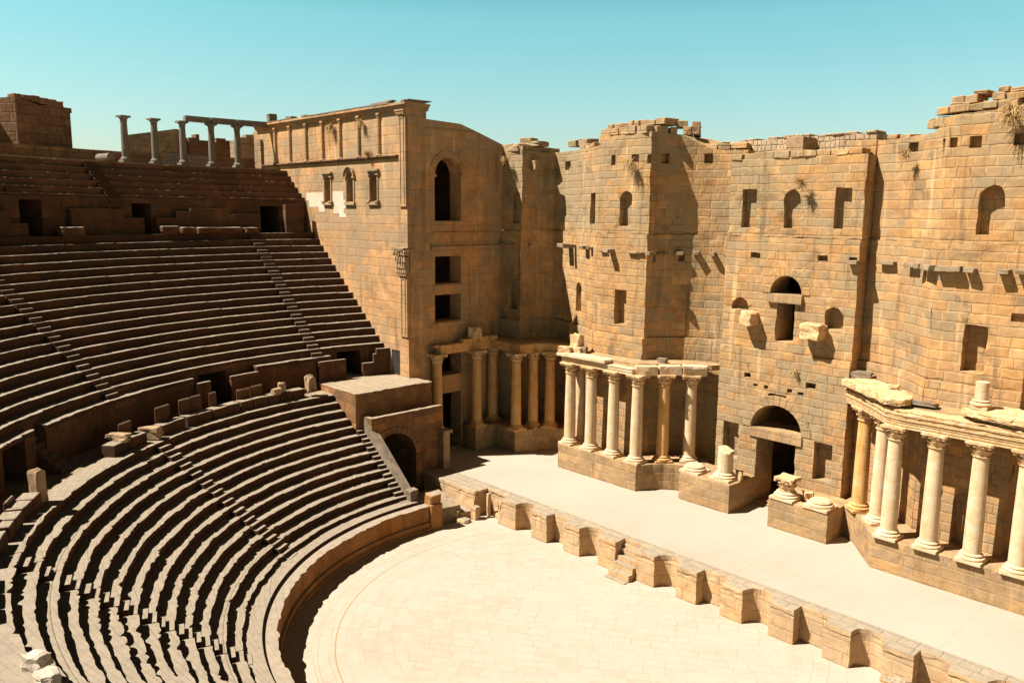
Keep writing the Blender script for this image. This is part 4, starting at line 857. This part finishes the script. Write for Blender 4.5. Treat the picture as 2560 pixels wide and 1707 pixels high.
for lab,th,P,n,w_,sd,z in (('radial stair beside the sloping parapet and the lower seats',180.0-math.degrees(.76/17.5),IM,13,.76,1,0),('radial stair between the two lower seating wedges in the middle',212.1,IM,13,WS,2,0),('radial stair crossing the worn lower seats at the bottom left',248.6,IM,13,WS,3,0),('radial stair in the lower seats at the bottom edge',284,IM,13,WS,4,0),
        ('radial stair climbing the middle seats near the tall side building',178.0,ME,17,WS,5,0),('radial stair climbing the middle seats at the left edge',211.9,ME,17,WS,6,0),('radial stair in the upper seats left of the standing columns',193.3,SU,6,.9,7,0)):
    t=thing('staircase',lab,'staircase',group='radial stairs'); 
    stair_steps(t,th,P['r0'],P['z0'],P['dr'],P['dz'],n,w_,sd)
    # low stone core under the steps
    tg,ow=dirs(th); m=MB(); r0,z0=P['r0'],P['z0']; a=[]; 
    for s_ in (0.0,w_):
        for rr,zz in ((r0-.1,z0-.6),(r0+n*P['dr'],z0-.9),(r0+n*P['dr'],z0+(n-1)*P['dz']-.45),(r0-.1,z0-P['dz']-.35)):
            p=pol(rr,th); a.append((p[0]+tg[0]*s_,p[1]+tg[1]*s_,zz))
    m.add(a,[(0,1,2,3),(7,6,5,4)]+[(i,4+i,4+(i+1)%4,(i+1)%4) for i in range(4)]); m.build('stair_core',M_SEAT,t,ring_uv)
def ring(m,r0,r1,z0,z1,a0,a1,st=1.2,jit=0):
    n=max(1,int((a1-a0)/st)); vs=[]
    for i in range(n+1):
        a=R(a0+(a1-a0)*i/n); ca,sa=math.cos(a),math.sin(a)
        z1_=z1+rnd.uniform(-jit,jit)
        for rr,zz in ((r0,z0),(r1,z0),(r1,z1_),(r0,z1_)): vs.append((CX+rr*ca,CY+rr*sa,zz))
    fs=[]
    for i in range(n):
        for k in range(4): a=i*4+k; b=i*4+(k+1)%4; fs.append((a,b,b+4,a+4))
    fs+=[(3,2,1,0),(n*4,n*4+1,n*4+2,n*4+3)]; m.add(vs,fs)
# orchestra wall
t=thing('orchestra_wall','curved golden stone wall with worn pale top around the orchestra floor','low wall')
row_mesh(13.06,1.34,.42,1.2,174.8,330,nose=.05,chip=.07,blk=1.3,bottom=.42,back=.2,seed=91).build('wall_top',M_ORCW,t,ring_uv)
m=MB(); ring(m,12.98,13.5,.28,.44,174.8,330,1.5); ring(m,13.0,13.5,.16,.28,174.8,330,1.5); ring(m,12.92,13.5,-.05,.16,174.8,330,1.5); m.build('base_moulding',M_ORCW,t,ring_uv)
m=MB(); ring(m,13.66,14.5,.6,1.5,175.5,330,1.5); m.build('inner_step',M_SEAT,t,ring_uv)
p=pol(12.95,173.6); m=MB(); tg,ow=dirs(173.6); m.obox(p,tg,ow,-.35,.4,-.05,.75,-.05,1.45,.015); m.obox(p,tg,ow,-.3,.38,0,.72,1.45,1.95,.04); m.build('end_pillar',M_ORCW,t,ring_uv,bev=.05)
m=MB(); ring(m,13.4,16.5,-.05,.9,166,175.6,1.5); m.build('side_floor',M_SLAB,t,ring_uv)
# walkways
m=MB(); ring(m,21.3,24.2,5.6,6.42,179,330,1.2,.0); ring(m,21.6,24.2,5.6,6.78,163.5,179,1.2); w1=m.build('lower_walkway',M_SLAB,None,ring_uv); struct(w1)
m=MB(); ring(m,32.4,34.5,14.9,15.76,168,330,1.2); w2=m.build('upper_walkway',M_SLAB,None,ring_uv); struct(w2)
# middle podium wall with doorways
def wallring(t,r,th,zb,zt,doors,a0,a1,mat,capj=.0,lint=.5):
    cur=a0
    for (d0,d1,dz) in doors:
        m=MB(); ring(m,r,r+th,zb,zt,cur,d0,1.0); m.build('wall_section',mat,t,ring_uv)
        m=MB(); ring(m,r-.02,r+th,dz,zt+.002,d0-.15,d1+.15,1.0); m.build('door_lintel',mat,t,ring_uv)
        # passage behind the door
        m=MB(); tg,ow=dirs((d0+d1)/2); p=pol(r+.1,(d0+d1)/2); w_=r*R(d1-d0)/2
        m.obox(p,tg,ow,-w_-.3,-w_,0,3.4,zb-.3,dz+.3); m.obox(p,tg,ow,w_,w_+.3,0,3.4,zb-.3,dz+.3); m.obox(p,tg,ow,-w_-.3,w_+.3,3.4,3.7,zb-.3,dz+.3); m.obox(p,tg,ow,-w_-.3,w_+.3,.35,3.7,dz+.31,dz+.6); m.obox(p,tg,ow,-w_-.3,w_+.3,-.1,3.7,zb-.5,zb+.02)
        m.build('doorway_passage',M_SEATW,t)
        cur=d1
    m=MB(); ring(m,r,r+th,zb,zt,cur,a1,1.0); m.build('wall_section',mat,t,ring_uv)
MW=thing('podium_wall','stained brown stone wall with doorways between the lower and the middle seats','wall')
wallring(MW,23.83,.5,6.3,8.62,[(171.3,175.3,8.42),(193.8,198.2,8.32),(228.7,232.6,8.0)],167.5,262,M_SEATW)
for a0,a1 in ((176.9,189.6),(200.0,224.9),(226.8,228.6),(232.7,262)):
    m=MB(); ring(m,23.32,23.85,6.3,8.2,a0,a1,1.0); m.build('wall_section',M_SEATW,MW,ring_uv)
for i,(a0,a1) in enumerate(((176.9,189.6),(200.0,224.9),(226.8,262))):
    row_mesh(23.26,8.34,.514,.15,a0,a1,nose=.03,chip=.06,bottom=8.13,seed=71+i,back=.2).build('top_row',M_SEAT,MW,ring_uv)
t=thing('staircase','dark narrow steps in the gap of the podium wall at the left edge','staircase'); tg,ow=dirs(225.0)
for i in range(8):
    m=MB(); p=pol(22.3+.27*i,225.0); m.obox(p,tg,ow,.02,.72,0,1.2,6.3,6.6+.25*i,.01); m.build('step',M_SEAT,t,ring_uv)
SWL=thing('podium_wall','dark brown stone wall with square doorways below the upper seats','wall')
wallring(SWL,33.2,.6,15.7,18.0,[(174.5,176.9,17.62),(190.1,192.3,17.68),(202.1,204.4,17.78),(222,224.3,17.7)],171.0,240,M_SEATW)
# stepped side walls of the little stairs beside the doorways
def stepwall(lab,r,th,segs,zb,mat=M_SEATW):
    t=thing('parapet_wall',lab,'parapet wall'); m=MB()
    for (a0,a1,zt) in segs: ring(m,r,r+th,zb,zt,a0,a1,.8)
    m.build('parapet_stones',mat,t,ring_uv,bev=.012); return t
stepwall('stepped dark parapet right of the doorway next to the iron gate',23.1,.22,[(166.6,169.3,8.52),(169.3,169.8,8.2),(169.8,171.7,7.66)],6.4)
stepwall('straight brown parapet left of the doorway next to the iron gate',23.0,.2,[(174.7,179.4,8.08)],6.4)
stepwall('brown parapet right of the second lower doorway',23.1,.2,[(189.5,194.2,8.06)],6.4)
stepwall('low brown parapet left of the second lower doorway',23.1,.2,[(197.6,200.1,8.05)],6.4)
stepwall('stepped reddish parapet in front of the upper wall, left of the tower door',32.75,.25,[(177.2,181.2,17.05),(181.2,185.9,17.42),(185.9,187.6,17.2),(187.6,190.0,16.82)],15.7)
stepwall('parapet in front of the upper wall between the two left doorways',32.75,.25,[(191.4,193.6,16.8),(193.6,199.6,17.3)],15.7)
stepwall('low rounded parapet left of the leftmost upper doorway',32.75,.25,[(204.2,206,16.5),(206,212,17.2)],15.7)
stepwall('dark square stone wall beside the narrow door of the side building',32.3,.5,[(172.0,174.3,17.75)],15.7)
# little stairs hidden behind the parapets
t=thing('staircase','small dark steps beside the left upper doorways','staircase'); m=MB()
for i in range(6): ring(m,32.98,33.2,15.7,15.9+.3*i,195.8-.5*i,196.3-.5*i+3-.5*i,.5)
m.build('step',M_SEATW,t,ring_uv)

# ---- bench with high backs on the rim of the lower seats
def arc_block(name,mat,parent,r0,r1,z0,z1,a0,a1,j=.012,bev=.03):
    m=MB(); n=max(1,int((a1-a0)/1.2)); vs=[]
    for i in range(n+1):
        a=R(a0+(a1-a0)*i/n); ca,sa=math.cos(a),math.sin(a)
        for rr,zz in ((r0,z0),(r1,z0),(r1,z1),(r0,z1)): vs.append((CX+(rr+rnd.uniform(-j,j))*ca,CY+(rr+rnd.uniform(-j,j))*sa,zz+rnd.uniform(-j,j)))
    fs=[]
    for i in range(n):
        for k in range(4): a=i*4+k; b=i*4+(k+1)%4; fs.append((a,b,b+4,a+4))
    fs+=[(3,2,1,0),(n*4,n*4+1,n*4+2,n*4+3)]; m.add(vs,fs); return m.build(name,mat,parent,ring_uv,bev=bev)
def bench(lab,a0,a1,slabs=(),broken=False,zt=6.96):
    t=thing('stone_bench',lab,'stone bench',group='high backed benches on the rim')
    a=a0
    while a<a1-.3:
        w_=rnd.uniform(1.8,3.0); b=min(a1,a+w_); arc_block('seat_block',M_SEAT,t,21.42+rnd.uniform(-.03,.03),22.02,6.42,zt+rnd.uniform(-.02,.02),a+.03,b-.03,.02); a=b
    for (s0,s1,zz) in slabs: arc_block('backrest',M_SEATW,t,22.0,22.14,6.5,zz,s0,s1,.015,.05)
    return t
bench('stone bench with one square back slab above the top of the middle stair',206.6,211.0,[(207.6,210.2,7.72)])
bench('stone bench with two joined back slabs left of the doorway',201.6,206.2,[(203.9,205.9,7.74),(201.9,203.85,7.76)])
bench('stone bench with a single rounded back slab in front of the doorway',196.4,201.4,[(199.2,200.5,7.70)])
bench('long broken stone bench with a low double back slab right of the doorway',184.5,196.2,[(193.2,195.6,7.5),(191.0,193.1,7.55)])
bench('stone bench with upright slab left of the middle stair',213.9,220.6,[(214.6,216.9,7.55)])
bench('worn double bench at the left between the slab pavement and the lower seats',236.6,241.2,[(238.6,240.6,7.15)])
bench('worn bench blocks beside the fallen upright stone',241.6,246.0,[(243.6,245.0,7.3)])
bench('big light bench blocks at the left edge',246.4,251.6,[])
bench('broken bench end at the far left lower corner',254.0,262.0,[])
slab('fallen_stone','upright broken bench end standing on the rim at the left','stone',M_BLOCK,(*pol(21.6,235.9),6.46),.42,.5,1.25,.6,.12)
slab('fallen_stone','rough round stone drum lying beside the top of the middle stair','stone',M_BLOCK,(*pol(21.7,212.4),6.46),.95,.6,.55,.9,.16)
slab('fallen_stone','small rubble heap on the bench left of the middle stair','stone',M_BLOCK,(*pol(21.75,218.0),6.95),.9,.45,.3,.6,.3)
slab('fallen_stone','broken armchair-like stone with arched gap near the sunlit platform','stone',M_BLOCK,(*pol(21.6,183.2),6.75),.45,.55,.85,.2,.3)
slab('fallen_stone','low slab with upright end on the rim left of the armchair-like stone','stone',M_BLOCK,(*pol(21.7,188.2),6.9),.35,.4,.6,.2,.2)
slab('fallen_stone','small square block on the rim between two benches right of the doorway','stone',M_BLOCK,(*pol(21.6,189.4),6.9),.4,.5,.35,.2,.15)
for i,(a,sx,sz,lab) in enumerate([(200.5,1.3,.5,'pair of dark blocks lying on the upper walkway at the left'),(189.2,1.1,.5,'broken dark block on the upper walkway below the second doorway'),(187.0,.9,.42,'dark block lying left of the long blocks on the upper walkway'),(184.4,1.6,.4,'long dark block lying on the upper walkway'),(181.6,1.5,.4,'second long dark block lying on the upper walkway'),(179.0,.9,.36,'short dark block at the right end of the row on the upper walkway')]):
    p=pol(32.15,a); slab('fallen_stone',lab,'stone',M_SEATW,(p[0],p[1],15.78),.6,sx,sz,R(a),.08,'blocks lying on the upper walkway')
slab('fallen_stone','white broken stone at the bottom left corner of the photo','stone',M_PALE,(*pol(20.9,270.4),6.43),.5,.42,.36,.6,.2)
slab('fallen_stone','round white broken stone below the other white stone','stone',M_PALE,(*pol(20.9,272.8),6.43),.55,.42,.28,.2,.2)
for i,(x,y,sx,sy,sz) in enumerate(slab_later): slab('fallen_stone',['big broken block leaning in the collapsed part of the stage front','flat cream block fallen before the collapsed part of the stage front','small block left standing in the collapsed gap of the stage front'][i],'stone',M_PULP,(x,y,0),sx,sy,sz,.3*i,.2)

# ================================================================== TOP GALLERY AND RUINS BEHIND
m=MB(); ring(m,36.2,37.4,19.3,20.28,165,262,1.5); ring(m,37.4,48,19.3,20.42,165,262,1.5); w3=m.build('top_terrace',M_SLAB,None,ring_uv); struct(w3)
t=thing('parapet_wall','long dark wall along the top terrace behind the upper seats','wall')
m=MB(); ring(m,41.0,41.6,20.0,21.35,171,250,1.0,.02); m.build('parapet_stones',M_RUIN,t,ring_uv)
def simple_column(lab,a,r,hs,ztop,rb=.33,proto_=[None]):
    if proto_[0] is None:
        t=thing('gallery_column',lab,'column',group='columns of the top gallery')
        m=MB(); m.box(-.34,.34,-.34,.34,0,.2,j=.01); m.lathe([(.33,.2),(.34,.26),(.32,.32),(.27,.38),(.25,.42)],20); m.build('base',M_BASC,t)
        m=MB(); m.lathe([(.245,0),(.235,.9),(.225,1.7),(.205,hs),(.235,hs+.01),(.235,hs+.06)],20); b=m.build('shaft',M_BASC,t,smooth=True); b.location=(0,0,.42)
        m=MB(); m.lathe([(.205,0),(.22,.08),(.30,.18),(.33,.22)],20); m.box(-.35,.35,-.35,.35,.22,.33,j=.01); b=m.build('capital',M_BASC,t); b.location=(0,0,.42+hs+.06); proto_[0]=t
    else: t=copy_tree(proto_[0]); t['label']=lab
    p=pol(r,a); t.location=(p[0],p[1],ztop); t.rotation_euler=(0,0,R(a)); return t
GR=38.3
for a,lab in ((188.12,'lone grey column, leftmost on the top gallery'),(185.0,'lone grey column second from the left on the top gallery'),(182.0,'grey column under the left end of the stone beam on the top gallery'),(178.85,'grey column under the middle of the stone beam on the top gallery'),(175.95,'grey column under the stone beam nearest the side building')):
    simple_column(lab,a,GR,2.3,20.40)
simple_column('grey column against the side building at the right end of the beam',171.6,GR,2.3,20.40)
t=thing('stone_beam','long dark stone beam carried by the top gallery columns up to the side building','beam')
for a0,a1 in ((181.7,178.9),(178.85,175.95),(175.9,170.6)):
    p0,p1=pol(GR,a0),pol(GR,a1); L=math.dist(p0,p1); tt=((p1[0]-p0[0])/L,(p1[1]-p0[1])/L); m=MB(); m.obox(p0,tt,(tt[1],-tt[0]),0,L-.03,-.22,.22,23.53,23.93,.015); m.build('beam_block',M_BASC,t,bev=.015)
p=pol(GR,171.9); slab('stone_block','small square capital block standing on the right end of the stone beam','stone',M_BASC,(p[0],p[1],23.93),.62,.62,.64,R(171),.05)
m=MB(); m.lathe([(.25,0),(.25,1.7)],20); ob=m.build('fallen_column_drum',M_BASC,None,smooth=True); ob.rotation_euler=(R(90),0,R(97)); ob.location=(*pol(38.6,190.6),20.67); tag(ob,'grey column shaft lying on its side beside the leftmost gallery column','column drum')
t=thing('metal_railing','thin grey metal railing between the gallery columns','railing')
for i in range(26):
    p=pol(39.4,183.6-i*.22); m=MB(); m.box(p[0]-.015,p[0]+.015,p[1]-.015,p[1]+.015,20.27,21.35); m.build('railing_bar',M_IRON,t)
m=MB(); ring(m,39.38,39.42,21.33,21.38,178,183.7,.6); ring(m,39.38,39.42,20.5,20.54,178,183.7,.6); m.build('railing_rail',M_IRON,t)
# ruined towers
def ruin(lab,pl,zb,zt,jag,mat=M_RUIN,name='ruined_tower',cat='ruined tower'):
    t=thing(name,lab,cat); m=MB(); m.prism(pl,zb,zt); m.build('masonry',mat,t)
    for q in range(len(jag)):
        (x0,x1,y0,y1,z0,z1)=jag[q]; m=MB(); m.box(x0,x1,y0,y1,z0,z1,j=.05); m.build('top_stone',mat,t,bev=.03)
    return t
def polyr(l): return [pol(r,a) for r,a in l]
t=thing('ruined_tower','square reddish ruined tower at the top left corner of the theatre','ruined tower')
pl=polyr([(44.6,195.3),(43.3,194.5),(43.3,192.4),(43.3,190.36),(48,190.2),(49,195.4)])
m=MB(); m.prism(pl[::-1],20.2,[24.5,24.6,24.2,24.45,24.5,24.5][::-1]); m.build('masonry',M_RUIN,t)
pl=polyr([(43.32,190.38),(43.4,189.7),(48,189.8),(48,190.4)]); m=MB(); m.prism(pl[::-1],20.2,24.0); m.build('masonry',M_RUIN,t)
for k,(a,zz,h) in enumerate(((194.2,24.45,.36),(193.4,24.45,.34),(192.7,24.4,.42),(192.0,24.3,.44),(191.3,24.2,.5),(190.7,24.2,.42),(190.0,23.9,.35))):
    p=pol(43.75,a); m=MB(); m.rock((p[0],p[1],zz),.62 if k else .5,.95,h,R(a+90),2,.06,seed=k); m.build('top_stone',M_RUIN,t)
t=thing('ruined_wall','lower paler ruined wall left of the square ruined tower','ruined wall'); m=MB(); m.prism(polyr([(44.6,195.3),(50,195.6),(50,205),(44.6,205)]),20.2,23.25); m.build('masonry',M_RUIN,t)
t=thing('metal_railing','thin railing on top of the low ruined wall at the left edge','railing'); m=MB()
for zz in (23.35,23.6,23.85): ring(m,44.9,44.94,zz,zz+.03,195.4,199.5,.8)
for i in range(6): p=pol(44.92,195.6+i*.7); m.box(p[0]-.02,p[0]+.02,p[1]-.02,p[1]+.02,23.2,23.9)
m.build('railing_rail',M_IRON,t)
t=thing('ruined_tower','sunlit square ruin behind the lone gallery columns','ruined tower'); m=MB()
pA,pB_,pC_=pol(46.5,183.2),pol(45.0,178.88),pol(45.6,178.2)
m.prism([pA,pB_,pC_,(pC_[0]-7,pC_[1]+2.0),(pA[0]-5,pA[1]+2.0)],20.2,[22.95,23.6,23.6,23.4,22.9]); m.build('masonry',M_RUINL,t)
topstones('top_stone',[pA,pB_],22.7,M_RUINL,.6,1.,.1,.3,.6,.1,parent=t,din=.05)
t=thing('ruined_wall','dark jagged ruined wall seen between the gallery columns','ruined wall')
for i,(a0,a1,zt) in enumerate(((172.9,173.9,22.95),(173.9,174.9,23.1),(174.9,175.7,22.75),(175.7,176.6,22.85),(176.6,176.95,23.3),(176.95,177.7,23.0))):
    m=MB(); ring(m,45,46,20.2,zt,a0,a1,.8); m.build('masonry',M_RUIN,t,ring_uv)
t=thing('ruined_wall','sunlit ruined wall piece behind the stone beam near the side building','ruined wall')
for (a0,a1,zt) in ((169.2,171.4,23.55),(171.4,172.4,23.4),(172.4,173.1,23.15),(173.1,173.7,22.9)):
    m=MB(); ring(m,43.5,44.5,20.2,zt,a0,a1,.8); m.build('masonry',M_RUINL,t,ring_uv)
t=thing('stone_pier','pale square pier standing at the end of the upper seats by the side building','pier'); m=MB()
p=pol(40.0,172.2); m.box(p[0]-.5,p[0]+.5,p[1]-.45,p[1]+.45,20.2,22.75,j=.02); m.build('pier_block',M_RUINL,t,bev=.02)
t=thing('stone_pier','second pale pier with a leaning edge behind the upper seats','pier'); m=MB(); p=pol(40.0,170.4); m.box(p[0]-.5,p[0]+.5,p[1]-.5,p[1]+.5,20.2,22.9,j=.02); m.build('pier_block',M_RUINL,t,bev=.02)

# ================================================================== DRY SHRUBS
def shrub(lab,loc,nrm,size,droop=.5,nb=90):
    t=MB(); rd=random.Random(int(loc[0]*100)+int(loc[2]*10)); n=Vector(nrm).normalized()
    for i in range(nb):
        d=(n*rd.uniform(.2,1)+Vector((rd.uniform(-1,1),rd.uniform(-1,1),rd.uniform(-1.2,.7)))).normalized(); L=size*rd.uniform(.3,.8); p=Vector(loc)+Vector((rd.uniform(-.1,.1),0,rd.uniform(-.1,.1)))*size; s=d.cross(Vector((0,0,1)));
        if s.length<.1: s=Vector((1,0,0))
        s=s.normalized()*rd.uniform(.006,.014); q=p+d*L*.5; e=p+d*L-Vector((0,0,droop*L*.5)); k=d.cross(s).normalized()*.012
        t.add([p-s,p+s,p+k,q-s,q+s,q+k,e-s*.4,e+s*.4,e+k*.5],[(0,1,4,3),(1,2,5,4),(2,0,3,5),(3,4,7,6),(4,5,8,7),(5,3,6,8),(6,7,8)])
        for w_ in range(2):
            f=rd.uniform(.4,1); c=p.lerp(e,f)+Vector((rd.uniform(-1,1),rd.uniform(-1,1),rd.uniform(-1,1)))*.07*size*1.3; z_=.05*size
            t.add([c,c+Vector((rd.uniform(-z_,z_),rd.uniform(-z_,z_),z_)),c+Vector((z_,rd.uniform(-z_,z_),0))],[(0,1,2)])
    ob=t.build('dry_shrub',M_DRYG,None); tag(ob,lab,'dry plant'); return ob
shrub('round rusty dry shrub above the arched niche over the great door',(2.75,9.85,18.95),(0,-1,0),.62,.2,160)
shrub('hanging straw coloured plant under the square hole of the projecting wall',(-7.05,8.35,20.3),(0,-1,-.6),.8,.9,110)
shrub('big tangled dry plant at the top right corner of the stage wall',(12.4,8.3,21.6),(0,-1,-.3),.95,.7,200)
shrub('pale dry tuft hanging from the hole right of the door block',(7.75,10.0,20.2),(-.5,-1,-.4),.55,.6,100)
shrub('dry plant growing on the wall corner next to the side building',(-17.6,8.2,20.95),(0,-1,-.3),.7,.6,100)
shrub('dry grass tuft on the tower ledge between the half columns',(-22.3,TY-.15,20.95),(0,-1,.4),.5,-.2,110)
shrub('dangling dry plant below the tower cornice at its middle',(-26.7,TY-.2,23.1),(0,-1,-.7),.75,.7,120)
shrub('wispy dry plant below the tower cornice right of the middle',(-23.0,TY-.2,23.1),(0,-1,-.7),.65,.7,90)
shrub('thin dry plant in a joint of the lower door block wall',(3.0,9.95,9.3),(0,-1,-.6),.45,.6,60)
# ------------------------------------------------------------------ settle every assembled thing at its own base
def settle(o):
    if o.parent or o.type!='EMPTY' or o.location.length>1e-6: return
    bpy.context.view_layer.update()
    P=[]
    def walk(x):
        if x.type=='MESH': P.extend([x.matrix_world@Vector(c) for c in x.bound_box])
        for q in x.children: walk(q)
    walk(o)
    if not P: return
    b=Vector(((min(p.x for p in P)+max(p.x for p in P))/2,(min(p.y for p in P)+max(p.y for p in P))/2,min(p.z for p in P)))
    o.location=b
    for c in o.children: c.location=c.location-b
for o in list(COL.objects): settle(o)
